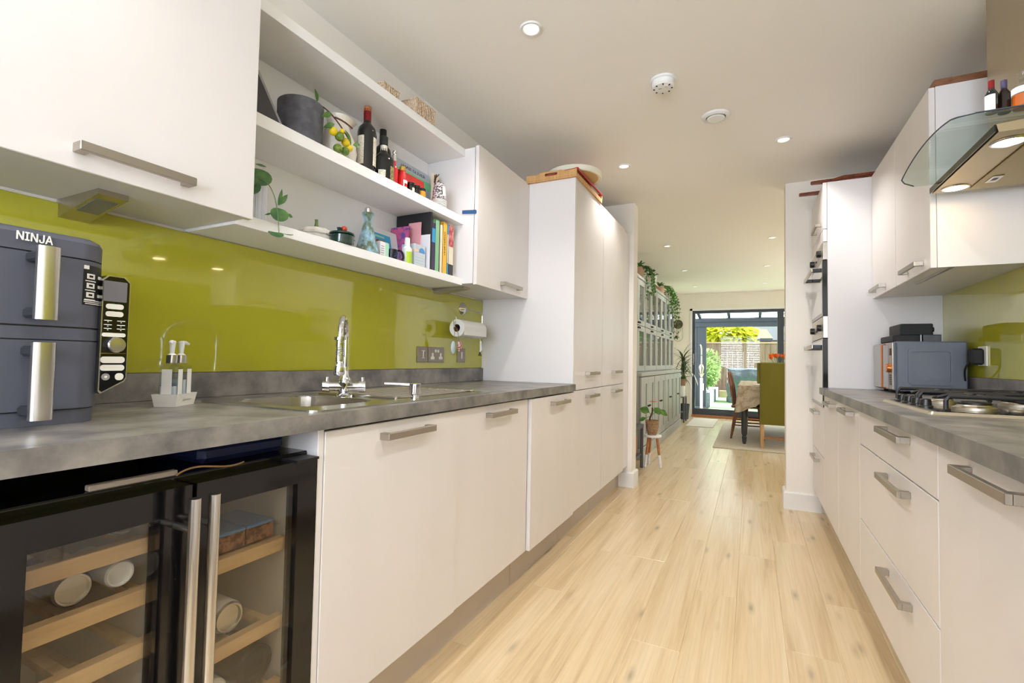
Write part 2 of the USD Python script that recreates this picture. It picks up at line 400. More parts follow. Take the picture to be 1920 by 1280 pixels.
wd = mbox(XD, XD+.12, YP, YF, 0, CZ) - mbox(XD-.1, XD+.3, 6.25, 8.15, .9, 2.2)
struct('wall_dining', wd, 'wall_dining')
wf = mbox(XW-.12, XD+.12, YF, YF+.12, 0, CZ) - mbox(-1.035, 1.95, YF-.1, YF+.3, 0.02, 2.06)
struct('wall_far', wf, 'wall_dining')
for a, (x0, x1, y0, y1) in {'left': (-1.0, -.872, YP-.018, YP+.168), 'right': (.21, XRF+.05, YP-.018, YP+.168)}.items():
    p = m3.Manifold.hull_points(np.array([(x, y, z) for z, e in ((0, 0), (.115, 0), (.125, .008)) for x in (x0+e*(a == 'right'), x1-e*(a == 'left')) for y in (y0+e, y1-e)], np.float32)) - mbox(*((XW, -.89) if a == 'left' else (.228, XD)), YP, YP+.15, -.1, .3)
    struct('baseboard_'+a, p, 'trim')
struct('baseboard_far', box(XW, -1.06, YF-.016, YF, 0, .12), 'trim')
struct('trim_1', cat(box(-1.075, -1.035, YF-.014, YF, .12, 2.10), box(-1.075, 1.99, YF-.014, YF, 2.06, 2.10)), 'trim')   # architrave
struct('door_threshold', cbox(-1.035, 1.95, YF-.06, YF+.10, 0, .045), 'wood_warm')

fl = Th('floor', loc=(0, 0, 0), kind='structure')
fl.part('underlay', box(XW-.12, XD+.12, -2.02, YF+.12, -.06, -.012), 'soil', smooth=False)
PW, PL = .1725, 1.22
offs = {-3: 2.66, -2: 1.87, -1: 2.41, 0: 2.97, 1: 2.075, 2: 2.55}
npl = 0
for r in range(-9, 16):
    x0 = -.058+PW*(r); x1 = x0+PW
    o = offs.get(r+0, (r*.4567 % 1)*PL)
    y = o % PL - PL - (PL if 1 else 0)
    while y < YF:
        y0, y1 = max(y, -1.0), min(y+PL, YF); y += PL
        if y1-y0 < .03 or x1 < XW or x0 > XD: continue
        if y1 < YP+.1 and (x1 < -1.05 or x0 > .5): continue
        a, b = max(x0, XW), min(x1, XD)
        if b-a < .02: continue
        c = .0018
        V = [(a, y0, -.012), (b, y0, -.012), (b, y1, -.012), (a, y1, -.012), (a, y0, -c), (b, y0, -c), (b, y1, -c), (a, y1, -c), (a+c, y0+c, 0), (b-c, y0+c, 0), (b-c, y1-c, 0), (a+c, y1-c, 0)]
        fl.part('plank', hull(V), 'oak', smooth=False); npl += 1

# ---------------------------------------------------------------- ceiling fittings
def downlight(x, y, label, k=1.0):
    t = Th('downlight', label, 'ceiling light', (x, y, CZ), group=None)
    t.part('trim_ring', lathe([(.030, CZ-.001), (.034, CZ-.006), (.042, CZ-.006), (.046, CZ-.0005)], (x, y, 0), 32), 'white')
    t.part('lamp', lathe([(0, CZ-.004), (.030, CZ-.003), (.031, CZ-.0005)], (x, y, 0), 24), 'lamp_glow')
    L = light(t.path+'/bulb', UsdLux.SphereLight, DOWN_I*k, DOWN_C, Gf.Matrix4d().SetTranslate(Gf.Vec3d(0, 0, -.035)), Radius=.028)
    sh = UsdLux.ShapingAPI.Apply(L.GetPrim()); sh.CreateShapingConeAngleAttr(62.0); sh.CreateShapingConeSoftnessAttr(.7)
downlight(-.802, 1.731, 'large recessed downlight at the top of the photo, nearest the camera')
downlight(-.786, 3.26, 'recessed downlight shining down the front of the left tall cabinets')
downlight(.173, 3.249, 'recessed downlight just right of the round ceiling vent, before the right tall oven tower')
downlight(-.873, 5.746, 'left recessed downlight of the nearest dining room pair, above the dresser front', .4)
downlight(.20, 5.764, 'right recessed downlight of the nearest dining room pair, close to the right wall pier', .4)
downlight(-.879, 7.386, 'left recessed downlight of the middle dining room pair', .4)
downlight(.193, 7.412, 'right recessed downlight of the middle dining room pair', .4)
downlight(-.893, 9.016, 'left recessed downlight of the farthest pair, near the garden door wall', .4)
downlight(.194, 8.968, 'right recessed downlight of the farthest pair, near the garden door wall', .4)
downlight(.175, 1.731, 'recessed downlight above the hob side, over the top edge of the photo')
downlight(-.802, .2, 'recessed downlight behind the camera on the sink side', .4)
downlight(.175, .2, 'recessed downlight behind the camera on the hob side')

x, y = -.378, 2.325
t = Th('smoke_alarm', 'white domed smoke alarm on the kitchen ceiling', 'smoke alarm', (x, y, CZ))
t.part('base', lathe([(.0, CZ-.012), (.056, CZ-.012), (.060, CZ-.008), (.060, CZ-.0005)], (x, y, 0), 40), 'white')
t.part('cover', lathe([(0, CZ-.043), (.035, CZ-.043), (.046, CZ-.040), (.052, CZ-.032), (.053, CZ-.012)], (x, y, 0), 40), 'white')
t.part('vent_slots', cat(*[rz(box(x+.036, x+.044, y-.0025, y+.0025, CZ-.0440, CZ-.0405), k*45+10, (x, y, 0)) for k in range(8)]), 'black_matt', label='dark slots')
t.part('test_button', lathe([(0, CZ-.047), (.009, CZ-.047), (.011, CZ-.045), (.011, CZ-.042)], (x+.018, y-.018, 0), 20), 'ivory')
t.part('sounder_mark', box(x-.02, x-.004, y-.008, y-.004, CZ-.0438, CZ-.0425), 'ink_grey')
x, y = -.173, 2.788
t = Th('ceiling_vent', 'round white extractor vent in the ceiling beyond the smoke alarm', 'vent', (x, y, CZ))
t.part('ring', lathe([(.050, CZ-.010), (.056, CZ-.016), (.070, CZ-.010), (.075, CZ-.0005)], (x, y, 0), 40), 'white')
t.part('disc', lathe([(0, CZ-.020), (.040, CZ-.020), (.046, CZ-.016), (.044, CZ-.008), (0, CZ-.007)], (x, y, 0), 40), 'white')
t.part('throat', lathe([(0, CZ-.002), (.052, CZ-.002), (.054, CZ-.0005)], (x, y, 0), 32), 'ink_grey', label='dark inside of the vent')

# ================================================================ KITCHEN, LEFT RUN
def handle(t, door, side, xf, yc, z, L=.222, vert=False):
    s = 1 if side == 'L' else -1
    X = lambda a, b: tuple(sorted((xf+s*a, xf+s*b)))
    x0, x1 = X(.021, .033); p0, p1 = X(0, .024)
    t.part('handle', cat(cbox(x0, x1, yc-L/2, yc+L/2, z-.0095, z+.0095, .0012), cbox(*(p0, p1), yc-L/2, yc-L/2+.020, z-.0095, z+.0095, .001), cbox(p0, p1, yc+L/2-.020, yc+L/2, z-.0095, z+.0095, .001)), 'steel_handle', parent=door, label='brushed steel bar handle')
def door(t, side, xf, y0, y1, z0, z1, h=None, th=.02, name='door', ma='cabinet'):
    a = sorted((xf, xf-th if side == 'L' else xf+th))
    d = t.part(name, cbox(a[0], a[1], y0+.0015, y1-.0015, z0, z1, .0015), ma, smooth=False)
    if h: handle(t, d, side, xf, *h)
    return d
WT0, WT1 = .872, .910
ZD = .174
def base_cab(label, y0, y1, xf, hc, top=.74):
    t = Th('base_cabinet', label, 'cabinet', (-1.2, (y0+y1)/2, 0))
    t.part('body', mbox(-1.50, -.937, y0+.001, y1-.001, ZD, top), 'carcass', smooth=False)
    door(t, 'L', xf, y0, y1, ZD, .864, (hc, .827))
    t.part('plinth', box(-1.015, -1.0, y0, y1, 0, ZD), 'plinth', smooth=False)
    return t
t = base_cab('left base cabinet right of the drinks cooler, largest pale door under the sink bowl', .842, 1.432, XLF, 1.145)
t.part('side_panel', cbox(-1.5, XLF-.002, .824, .842, ZD-.05, WT0-.0005), 'cabinet_side', smooth=False, label='white end panel beside the cooler')
t = base_cab('left base cabinet with a flush pale door under the drainer, second from the cooler', 1.432, 2.026, XLF-.004, 1.742)
t = base_cab('left base cabinet whose door stands slightly proud, next to the tall cabinets', 2.03, 2.632, XLF+.012, 2.372, WT0-.0005)
t = Th('base_cabinet', 'left base cabinet beyond the left edge of the drinks cooler', 'cabinet', (-1.2, -.1, 0))
t.part('body', mbox(-1.50, -.937, -.38, .222, ZD, WT0-.0005), 'carcass', smooth=False)
door(t, 'L', XLF, -.38, .222, ZD, .864, (-.08, .827)); t.part('plinth', box(-1.015, -1.0, -.38, .222, 0, ZD), 'plinth', smooth=False)

ZT = 2.113
def tall_cab(label, y0, y1, first):
    t = Th('tall_cabinet', label, 'cabinet', (-1.2, (y0+y1)/2, 0))
    t.part('body', mbox(XW+.005, -.938, y0+.001, y1-.001, ZD, ZT-.001), 'carcass', smooth=False)
    door(t, 'L', XLF, y0+(.002 if not first else .018), y1, ZD, .868, ((y0+y1)/2+.04, .825)); door(t, 'L', XLF, y0+(.002 if not first else .018), y1, .872, ZT, ((y0+y1)/2+.04, .967))
    t.part('plinth', box(-1.015, -1.0, y0, y1, 0, ZD), 'plinth', smooth=False)
    if first: t.part('side_panel', cbox(XW+.003, XLF+.0, y0-.001, y0+.017, .9102, ZT, .001), 'cabinet_side', smooth=False, label='white end panel above the worktop')
    return t
tall_cab('left tall two-door cabinet with a tray and round platter on top', 2.634, 3.232, True)
tall_cab('left tall two-door cabinet next to the white wall pier', 3.234, 3.86, False)
struct('trim_2', cbox(XLF-.02-.012, XLF-.012, 3.862, YP-.001, ZD, ZT), 'cabinet_side'); struct('trim_3', box(-1.015, -1.0, 3.861, YP-.019, 0, ZD), 'plinth')

wt = mbox(XW+.001, -.898, -.38, 2.631, WT0, WT1) - mbox(-1.388, -.945, .838, 1.692, WT0-.1, WT1+.1)
wt = tm(wt)
obj('worktop', cat(wt, cyl((-.898, -.38, (WT0+WT1)/2), (-.898, 2.631, (WT0+WT1)/2), .0188, n=16) if 0 else wt), 'worktop', 'long dark grey slate-effect worktop under the green splashback on the sink side', 'worktop', smooth=False) if 0 else obj('worktop', wt, 'worktop', 'long dark grey slate-effect worktop on the sink side', 'worktop', smooth=False)
obj('upstand', cbox(XW+.0005, XW+.021, -.38, 2.632, WT1+.0003, .988), 'worktop', 'dark grey slate-effect upstand along the back of the sink worktop', 'upstand', smooth=False)
obj('splashback', cbox(XW+.0005, XW+.009, -.38, 2.632, .9885, 1.409), 'splash', 'glossy olive green glass splashback above the sink worktop', 'splashback', smooth=False)

# ---- wall units left
def wall_unit(label, y0, y1, hc, side_first):
    t = Th('wall_cabinet', label, 'wall cabinet', (-1.37, (y0+y1)/2, 1.41))
    t.part('body', mbox(XW+.001, -1.233, y0+.001, y1-.001, 1.418, 2.10), 'cabinet_side', smooth=False)
    door(t, 'L', -1.2106, y0, y1, 1.411, 2.108, (hc, 1.452))
    return t
t = wall_unit('large white wall cabinet in the top left corner above the air fryer', .238, .842, .562, True)
w = Th('under_cabinet_lamp', 'wedge-shaped steel lamp under the top left wall cabinet', 'lamp', (-1.42, .575, 1.40))
w.part('housing', hull([(x, y, z) for x, z in ((-1.33, 1.4175), (-1.528, 1.4175), (-1.528, 1.372), (-1.33, 1.405)) for y in (.545, .605)]), 'steel_brushed', smooth=False)
w.part('lens', hull([(x, y, z-d) for x, z in ((-1.36, 1.4015), (-1.45, 1.3865)) for y in (.553, .597) for d in (0, .003)]), 'screen_grey', smooth=False)
t = wall_unit('white wall cabinet at the far end of the open shelves, beside the tall cabinets', 2.024, 2.632, 2.385, False)
lamp2 = obj('under_cabinet_lamp', hull([(x, y, z) for x, z in ((-1.33, 1.4175), (-1.528, 1.4175), (-1.528, 1.39), (-1.33, 1.408)) for y in (2.10, 2.16)]), 'steel_brushed', 'thin steel lamp under the far white wall cabinet', 'lamp', smooth=False)
sh = Th('shelf_unit', 'white open shelf unit with three thick boards, between the two white wall cabinets', 'shelves', (-1.4, 1.43, 1.41))
sh.part('back_panel', box(XW+.0008, XW+.012, .844, 2.022, 1.412, 2.10), 'shelf_white', smooth=False)
SB = [(1.410, 1.444), (1.716, 1.755), (2.062, 2.100)]
for a, b in SB: sh.part('shelf', cbox(XW+.0125, -1.292, .8435, 2.0235, a, b, .001), 'shelf_white', smooth=False)
Z1, Z2, Z3 = SB[0][1]+.0003, SB[1][1]+.0003, SB[2][1]+.0003

# ================================================================ DRINKS COOLER
CY0, CY1, CXF = .232, .822, -.916
t = Th('drinks_cooler', 'black two-door drinks cooler with wooden shelves under the worktop', 'drinks cooler', (-1.2, .53, 0))
liner = mbox(-1.47, -.957, CY0, CY1, .055, .816)-mbox(-1.44, -.9, CY0+.035, .5215, .10, .785)-mbox(-1.44, -.9, .5515, CY1-.035, .10, .785)
t.part('body', liner, 'liner', smooth=False, label='black cased body with a pale inside')
t.part('top_casing', cat(box(-1.471, -.956, CY0-.001, CY1+.001, .8162, .8185), box(-.9562, -.953, CY0, CY1, .787, .8170)), 'black_gloss', smooth=False)
t.part('vent_grille', cat(box(-.99, -.96, CY0, CY1, 0.0, .054), *[box(-.9605, -.955, CY0+.03, CY1-.03, .01+k*.012, .015+k*.012) for k in range(3)]), 'black', smooth=False)
for i, (y0, y1, w0, w1, hy) in enumerate(((CY0, .5385, .315, .487, .512), (.5465, CY1, .592, .769, .546))):
    fr = mbox(-.952, CXF, y0, y1, .075, .806) - mbox(-1, -.9, w0, w1, .16, .757)
    d = t.part('door', fr, 'black_gloss', smooth=False, label='gloss black door frame')
    t.part('pane', box(-.930, -.924, w0-.004, w1+.004, .155, .762), 'cooler_pane', smooth=False, parent=d)
    t.part('handle', cat(cyl((-.862, hy, .19), (-.862, hy, .795), .0095, n=20), cyl((-.862, hy, .74), (CXF, hy-.0, .74), .006), cyl((-.862, hy, .25), (CXF, hy, .25), .006)), 'steel', parent=d, label='tall steel tube handle')
t.part('door_hinge', box(-.952, -.90, CY1-.07, CY1-.01, .8065, .812), 'black', smooth=False)
for y0, y1, zs in ((CY0+.04, .5165, (.690, .600, .507, .40, .28)), (.5565, CY1-.04, (.600, .425, .28))):
    for z in zs:
        s = t.part('shelf', cat(box(-1.42, -.985, y0+.012, y0+.03, z+.004, z+.018), box(-1.42, -.985, y1-.03, y1-.012, z+.004, z+.018), box(-1.42, -.985, (y0+y1)/2-.009, (y0+y1)/2+.009, z+.004, z+.018)), 'beech', smooth=False, label='beech shelf')
        t.part('shelf_front', cbox(-.985, -.962, y0, y1, z, z+.028, .001), 'beech', smooth=False, parent=s)
def lying(name, y, z, r, L, ma, cap, label, c, x1=-.99, tilt=0, group=None):
    k = Th(name, label, c, (x1-L/2, y, z-r), group=group)
    k.part('body', rotlathe(L, r, x1, y, z, 'can'), ma)
    k.part('end', rotlathe(L, r, x1, y, z, 'end'), cap, label='metal rim and base')
def rotlathe(L, r, x1, y, z, what):
    pr = {'can': [(r*.86, -L), (r, -L+.006), (r, -.008), (r*.97, -.004)], 'end': [(0, -.006), (r*.72, -.006), (r*.76, .0), (r*.86, .0), (r*.975, -.006)]}[what]
    m = lathe(pr, (0, 0, 0), 28); return place(m, (x1, y, z), (0, 1, 0), (0, 0, 1))
lying('drink_can', .40, .629+.028, .028, .14, 'bottle_amber', 'can_metal', 'dark can lying on the second cooler shelf, pale rimmed round end forward, left zone', 'can')
lying('drink_can', .466, .631+.026, .0235, .13, 'can_white', 'label_white', 'slim can with a white end on the second shelf of the left cooler zone', 'can')
lying('drink_can', .467, .722+.030, .029, .13, 'can_white', 'can_metal', 'can lying on the top shelf of the left cooler zone', 'can')
k = 'drink_can'
lying(k, .670, .4535+.034, .033, .15, 'can_white', 'can_metal', 'big white can lying end-on on the right cooler zone second shelf', 'can')
lying(k, .64, .308+.034, .033, .15, 'can_white', 'label_white', 'pale can low in the right cooler zone, third shelf left', 'can')
lying(k, .735, .308+.045, .044, .15, 'bottle_amber', 'clear_glass', 'round glass jar end low in the right cooler zone, third shelf right', 'bottle')
lying(k, .602, .628+.022, .021, .12, 'can_metal', 'can_white', 'small round tin end at the left of the right zone top shelf', 'can')
for y0, lab in ((.63, 'left carton of the pair of brown drink cartons on the right zone top shelf'), (.70, 'right carton of the pair of brown drink cartons on the right zone top shelf')):
    b = Th('drink_carton', lab, 'carton', (-1.05, y0+.03, .6285)); b.part('box', cbox(-1.12, -.99, y0+.001, y0+.068, .6282, .662, .002), 'pack_brown', smooth=False)
    b.part('top_band', cbox(-1.12, -.989, y0+.001, y0+.068, .6622, .669, .002), 'pack_blue', smooth=False, label='blue band along the top')
# things lying on top of the cooler
mat('wood_grey', (170, 154, 138), .6)
obj('wooden_strip', cbox(-.972, -.957, .40, .535, .8187, .8285), 'wood_grey', 'thin greyish wooden strip lying on top of the drinks cooler', 'wood strip', smooth=False)
obj('string', tube(bez((-.945, .525, .8215), (-.95, .57, .845), (-.935, .60, .812), (-.95, .66, .8215), n=16), .002, 6), 'string', 'brown twisted string on top of the drinks cooler, right of the wooden strip', 'string')
obj('folded_cloth', cbox(-1.25, -1.0, .60, .80, .8187, .858, .012), 'navy', 'dark blue folded cloth pushed back on top of the drinks cooler', 'cloth')

# ================================================================ AIR FRYER
ax0, ax1, ay0, ay1 = -1.505, -1.137, .205, .499
def fplan(e=0):
    P = []
    r = .048
    for cx, cy, a in ((ax1-r, ay1-r, 0), (ax0+r, ay1-r, PI/2), (ax0+r, ay0+r, PI), (ax1-r, ay0+r, 1.5*PI)):
        P += [(cx+(r-e)*np.cos(a+q), cy+(r-e)*np.sin(a+q)) for q in np.linspace(0, PI/2, 9)]
    return [(x-.012*((y-(ay0+ay1)/2)/.14)**2 if x > -1.25 else x, y) for x, y in P]
fz = WT1+.0003
def slab(z0, z1, e=0): return tm(ext(fplan(e), z1-z0).translate((0, 0, z0)))
t = Th('air_fryer', 'slate grey double-stack air fryer with two chrome handles on the worktop', 'air fryer', ((ax0+ax1)/2, (ay0+ay1)/2, fz))
t.part('base', slab(fz, .9365, .004), 'fryer')
t.part('inner_body', slab(.936, 1.250, .004), 'fryer_dark')
t.part('middle_band', slab(1.0665, 1.0885), 'fryer')
lid = trimesh.util.concatenate([slab(1.2225, 1.252), tm(m3.Manifold.hull_points(np.array([(*p, 1.252) for p in fplan()]+[(*p, 1.259) for p in fplan(.004)]+[(*p, 1.264) for p in fplan(.014)], np.float32)))])
lid_p = t.part('lid', lid, 'fryer')
def ribbon(ya, yb, za, zb, off=.0006, corner=True):
    P = [p for p in fplan(-off)]
    P = sorted([(y, x) for x, y in P if x > -1.24]); ys = [p[0] for p in P]; xs = [p[1] for p in P]
    Y = np.linspace(ya, yb, 6); X = np.interp(Y, ys, xs); V, F = [], []
    for i in range(6): V += [(X[i], Y[i], za), (X[i], Y[i], zb)]
    for i in range(5): a = 2*i; F += [(a, a+2, a+3), (a, a+3, a+1)]
    return trimesh.Trimesh(V, F, process=False)
def fx(y): return -1.137-.012*((y-(ay0+ay1)/2)/.14)**2
t.part('brand_lettering', text('NINJA', .0145, (fx(.385)+.0002, .353, 1.2385), (-.06, 1, 0), (0, 0, 1), .0008, True, width=.050), 'label_white', smooth=False, parent=lid_p, label='white letters reading NINJA')
for i, (z0, z1, hz0, hz1) in enumerate(((1.0915, 1.220, 1.099, 1.2255), (.9385, 1.0645, .927, 1.060))):
    d = t.part('drawer', slab(z0, z1), 'fryer')
    hx = -1.082
    prof = [(hx+.008*np.cos(a)-.003, .381+.0155*np.sin(a)) for a in np.linspace(-PI/2, PI/2, 12)]+[(hx-.010, .3965), (hx-.010, .3655)]
    t.part('handle', ext(prof, hz1-hz0).translate((0, 0, hz0)), 'steel', parent=d, label='satin silver grip')
    for q in (hz0+.004, hz1-.024): t.part('handle_mount', cbox(-1.145, hx-.008, .369, .393, q, q+.018, .004), 'fryer_dark', parent=d)
st = t.part('sticker', ribbon(.452, .4935, 1.135, 1.212), 'black', smooth=True, label='black sticker with white icons')
icons = [ribbon(0.4522, 0.4616, 1.204, 1.2115, .0011)]
for z in (1.186, 1.168, 1.150):
    icons += [ribbon(0.4580, 0.4736, z, z+.010, .0011), ribbon(0.4556, 0.4760, z-.005, z-.0032, .0011), ribbon(0.4808, 0.4904, z+.002, z+.008, .0011)]
icons += [ribbon(0.4544, 0.4904, 1.1435, 1.1455, .0011), ribbon(0.4544, 0.4904, 1.1405, 1.1420, .0011), ribbon(0.4568, 0.4880, 1.1372, 1.1388, .0011)]
t.part('sticker_icons', cat(*icons), 'label_white', smooth=True, parent=st)
t.part('icon_centres', cat(*[ribbon(0.4622, 0.4694, z+.003, z+.007, .0016) for z in (1.186, 1.168, 1.150)]), 'black', smooth=True, parent=st)
# control panel
def cp(e):  # outline in (y, z)
    y0, y1, z0, z1 = .4875+e, .535-e, .963+e*1.6, 1.199-e
    return [(y0, z0+.004), (y0+.004, z0), (y1-.004, z0+.022-e*.3), (y1, z0+.028), (y1, z1-.010), (y1-.010, z1), (y0+.008, z1), (y0, z1-.008)]
def yzplate(poly, x0, x1): return place(tm(ext(poly, x1-x0)), (x0, 0, 0), (0, 1, 0), (0, 0, 1))
c = t.part('control_panel', yzplate(cp(0), -1.185, -1.152), 'steel', label='silver rimmed control panel')
t.part('panel_face', yzplate(cp(.002), -1.1522, -1.1508), 'black_gloss', parent=c, smooth=False)
xb = -1.1509
def pill(yc, zc, w, h): return yzplate(rrect(yc-w/2, yc+w/2, zc-h/2, zc+h/2, min(w, h)*.45), xb, xb+.0016)
t.part('screen', yzplate(rrect(.4885, .5285, 1.147, 1.188, .002), xb, xb+.0010), 'screen_grey', parent=c)
for zc in (1.137, 1.122): t.part('button', pill(.5085, zc, .030, .0105), 'ivory', parent=c)
t.part('button', pill(.509, 1.080, .040, .008), 'ivory', parent=c)
t.part('button', pill(.509, 1.030, .041, .013), 'ivory', parent=c); t.part('button', pill(.509, 1.014, .041, .012), 'ivory', parent=c)
t.part('button', pill(.5215, .996, .0145, .0145), 'ivory', parent=c)
ring = yzplate([(.4985+.007*np.cos(a), .996+.007*np.sin(a)) for a in np.linspace(0, 2*PI, 20, endpoint=False)], xb, xb+.0014)
t.part('power_button', ring, 'ink_grey', parent=c); t.part('button', pill(.4985, .996, .005, .005), 'ivory', parent=c)
marks = [pill(yy, zz, ww, .0016) for zz in (1.1085, 1.100, 1.0925) for yy, ww in ((.498, .013), (.5205, .014))]+[pill(yy, zz-.003, .002, .0014) for zz in (1.1085, 1.100, 1.0925) for yy in (.498, .5205)]
t.part('panel_marks', cat(*marks), 'label_white', parent=c)
t.part('panel_line', box(xb, xb+.0006, .487, .531, 1.0425, 1.0432), 'gold_cap', parent=c)
t.part('dial', place(lathe([(.0155, 0), (.0155, .010), (.0135, .013), (0, .0135)], n=28), (xb, .511, 1.060), (0, 1, 0), (0, 0, 1)), 'steel', parent=c, label='round silver dial')

# ================================================================ SOAP CADDY
cc = np.array([-1.34, .733]); dl = np.array([-.55, .83]); dl /= np.linalg.norm(dl); dw = np.array([dl[1], -dl[0]])
def loc2(a, b): return cc+dl*a+dw*b
def ob(a0, a1, b0, b1, z0, z1, e=0):  # oriented box, widened by e at the top
    return m3.Manifold.hull_points(np.array([(*loc2(a, b), z) for z, k in ((z0, 0), (z1, e)) for a in (a0-k, a1+k) for b in (b0-k, b1+k)], np.float32))
t = Th('soap_caddy', 'small white tapered tray holding two pump bottles on the worktop by the sink', 'tray', (*cc, WT1))
tr = ob(-.043, .043, -.025, .025, WT1+.0003, WT1+.032, .005)-ob(-.040, .040, -.022, .022, WT1+.006, WT1+.04, .005)
t.part('tray', tr, 'white_ceramic', smooth=False)
lt = meshkit.text_mesh('soap & lotion', .004, .0005); 
t.part('tray_mark', cat(*[tm(ob(-.018, .020, .0286, .0292, WT1+.0162, WT1+.0172))]), 'ink_grey', smooth=False)
for i, (a, lab) in enumerate(((-.021, 'clear pump soap bottle at the left in the white tray, lower liquid'), (.021, 'clear pump soap bottle at the right in the white tray, spout pointing right'))):
    c2 = loc2(a, 0); zb = WT1+.0065
    t = Th('soap_bottle', lab, 'soap bottle', (*c2, zb))
    body = m3.Manifold.hull_points(np.array([(*loc2(a+sx*(.0185-k), sy*(.0185-k)), z) for z, k in ((zb, .001), (zb+.002, 0), (zb+.094, 0), (zb+.101, .006), (zb+.104, .011)) for sx in (-1, 1) for sy in (-1, 1)], np.float32))
    t.part('bottle', body, 'clear_glass', smooth=False)
    t.part('liquid', ob(a-.0165, a+.0165, -.0165, .0165, zb+.003, zb+(.06 if i else .045)), 'clear_box', smooth=False)
    t.part('label', cat(tm(ob(a-.004, a+.016, .0187, .0193, zb+.006, zb+.088)), tm(ob(a-.0193, a-.0187, -.012, .012, zb+.008, zb+.088)) if i == 0 else None), 'label_white', smooth=False)
    t.part('collar', lathe([(.0, zb+.1035), (.0125, zb+.1035), (.0128, zb+.105), (.0128, zb+.123), (.011, zb+.1245), (0, zb+.1246)], (*c2, 0)), 'steel')
    sp = dl*(.034) if i else -dl*.01+dw*.0
    t.part('pump', cat(lathe([(.0105, zb+.1245), (.005, zb+.129), (.0065, zb+.145), (.008, zb+.158), (.006, zb+.161), (0, zb+.1612)], (*c2, 0), 20), tube([(*c2, zb+.157), (*(c2+sp*.5), zb+.1575), (*(c2+sp), zb+.154)], [.0055, .005, .0035], 10)), 'white')

# ================================================================ SINK AND TAP
t = Th('sink', 'stainless steel inset sink with bowl and drainer in the left worktop', 'sink', (-1.16, 1.26, WT1))
rim = tm((ext(rrect(-1.398, -.930, .822, 1.708, .03), .004).translate((0, 0, WT1+.0002)))-ext(rrect(-1.335, -1.005, .868, 1.135, .07), .05).translate((0, 0, WT1-.02))-ext(rrect(-1.345, -.985, 1.185, 1.668, .02), .05).translate((0, 0, WT1-.02)))
t.part('rim', rim, 'steel', smooth=False)
bowl = ext(rrect(-1.337, -1.003, .866, 1.137, .07, 8), .158).translate((0, 0, WT1-.156))-m3.Manifold.hull_points(np.array([(*p, z) for z, e in ((WT1+.01, 0), (WT1-.135, .004), (WT1-.152, .02)) for p in rrect(-1.335+e, -1.005-e, .868+e, 1.135-e, .07-e*.5, 8)], np.float32))
t.part('bowl', bowl, 'steel_brushed')
t.part('waste', lathe([(0, WT1-.150), (.03, WT1-.150), (.036, WT1-.1515)], (-1.17, 1.0, 0)), 'chrome')
t.part('drainer', tm(ext(rrect(-1.347, -.983, 1.183, 1.670, .02), .012).translate((0, 0, WT1-.012))-ext(rrect(-1.345, -.985, 1.185, 1.668, .02), .05).translate((0, 0, WT1-.008))), 'steel_brushed', smooth=False)
t = Th('drying_rack', 'roll-up drying rack of steel rods lying on the drainer', 'drying rack', (-1.16, 1.43, WT1))
for k in range(9):
    x = -1.335+k*.041
    t.part('rod', cyl((x, 1.195, WT1+.007), (x, 1.66, WT1+.007), .0032, n=8), 'steel')
for y in (1.195, 1.66):
    t.part('end_strip', cbox(-1.335, -.995, y-.006, y+.006, WT1+.0008, WT1+.012, .003), 'rubber' if 0 else 'steel_brushed')
tx, ty, tz = -1.185, 1.163, WT1+.0042
t = Th('kitchen_tap', 'tall chrome kitchen tap with a curved spring spout behind the sink bowl', 'tap', (tx, ty, tz))
sd = np.array([.643, -.766]); sd /= np.linalg.norm(sd); cd = np.array([-sd[1], sd[0]])
t.part('base', lathe([(.026, tz), (.026, tz+.006), (.0185, tz+.012), (.0175, tz+.034), (.020, tz+.040), (.020, tz+.056), (.012, tz+.068), (.010, tz+.098), (0, tz+.10)], (tx, ty, 0)), 'chrome')
def P3(a, b, z): return (tx+sd[0]*a+cd[0]*b, ty+sd[1]*a+cd[1]*b, z)
t.part('lever', cat(cyl(P3(0, -.058, tz+.033), P3(0, .058, tz+.033), .0155), cyl(P3(0, -.066, tz+.033), P3(0, -.045, tz+.033), .019), cyl(P3(0, .045, tz+.033), P3(0, .066, tz+.033), .019), cyl(P3(0, -.055, tz+.047), P3(0, -.055, tz+.064), .0055, .0065), cyl(P3(0, .055, tz+.047), P3(0, .055, tz+.064), .0055, .0065)), 'chrome')
path = [P3(0, 0, tz+z) for z in (.095, .14, .17, .19)]+[P3(.085-.085*np.cos(a), 0, tz+.19+.060*np.sin(a)) for a in np.linspace(.2, PI-.2, 12)]+[P3(.17, .0, tz+.188), P3(.172, 0, tz+.17)]
t.part('spout', tube(path, .0085, 12), 'chrome')
cl = []
for k in range(14): cl.append(lathe([(.0085, -.002), (.0125, -.0012), (.0125, .0012), (.0085, .002)], P3(.172, 0, tz+.176-k*.0045), 16))
t.part('spring', cat(*cl), 'chrome'); t.part('spray_head', lathe([(0, tz+.076), (.014, tz+.076), (.016, tz+.082), (.016, tz+.098), (.013, tz+.104), (.0105, tz+.118), (0, tz+.118)], P3(.172, 0, 0)), 'chrome')
t.part('collar', cat(lathe([(.012, 0), (.016, .001), (.016, .009), (.012, .010)], P3(.172, 0, tz+.178), 18)), 'steel')
x, y, z = -.965, 1.247, WT1+.0042
t = Th('soap_dispenser', 'short chrome soap dispenser on the front rim of the sink', 'soap dispenser', (x, y, z))
t.part('body', lathe([(.013, z), (.013, z+.012), (.0185, z+.016), (.0185, z+.047), (.017, z+.049), (0, z+.049)], (x, y, 0)), 'chrome')
t.part('spout', tube([(x, y, z+.043), (x-.05, y-.025, z+.046), (x-.085, y-.048, z+.047)], [.006, .005, .004], 10), 'chrome')

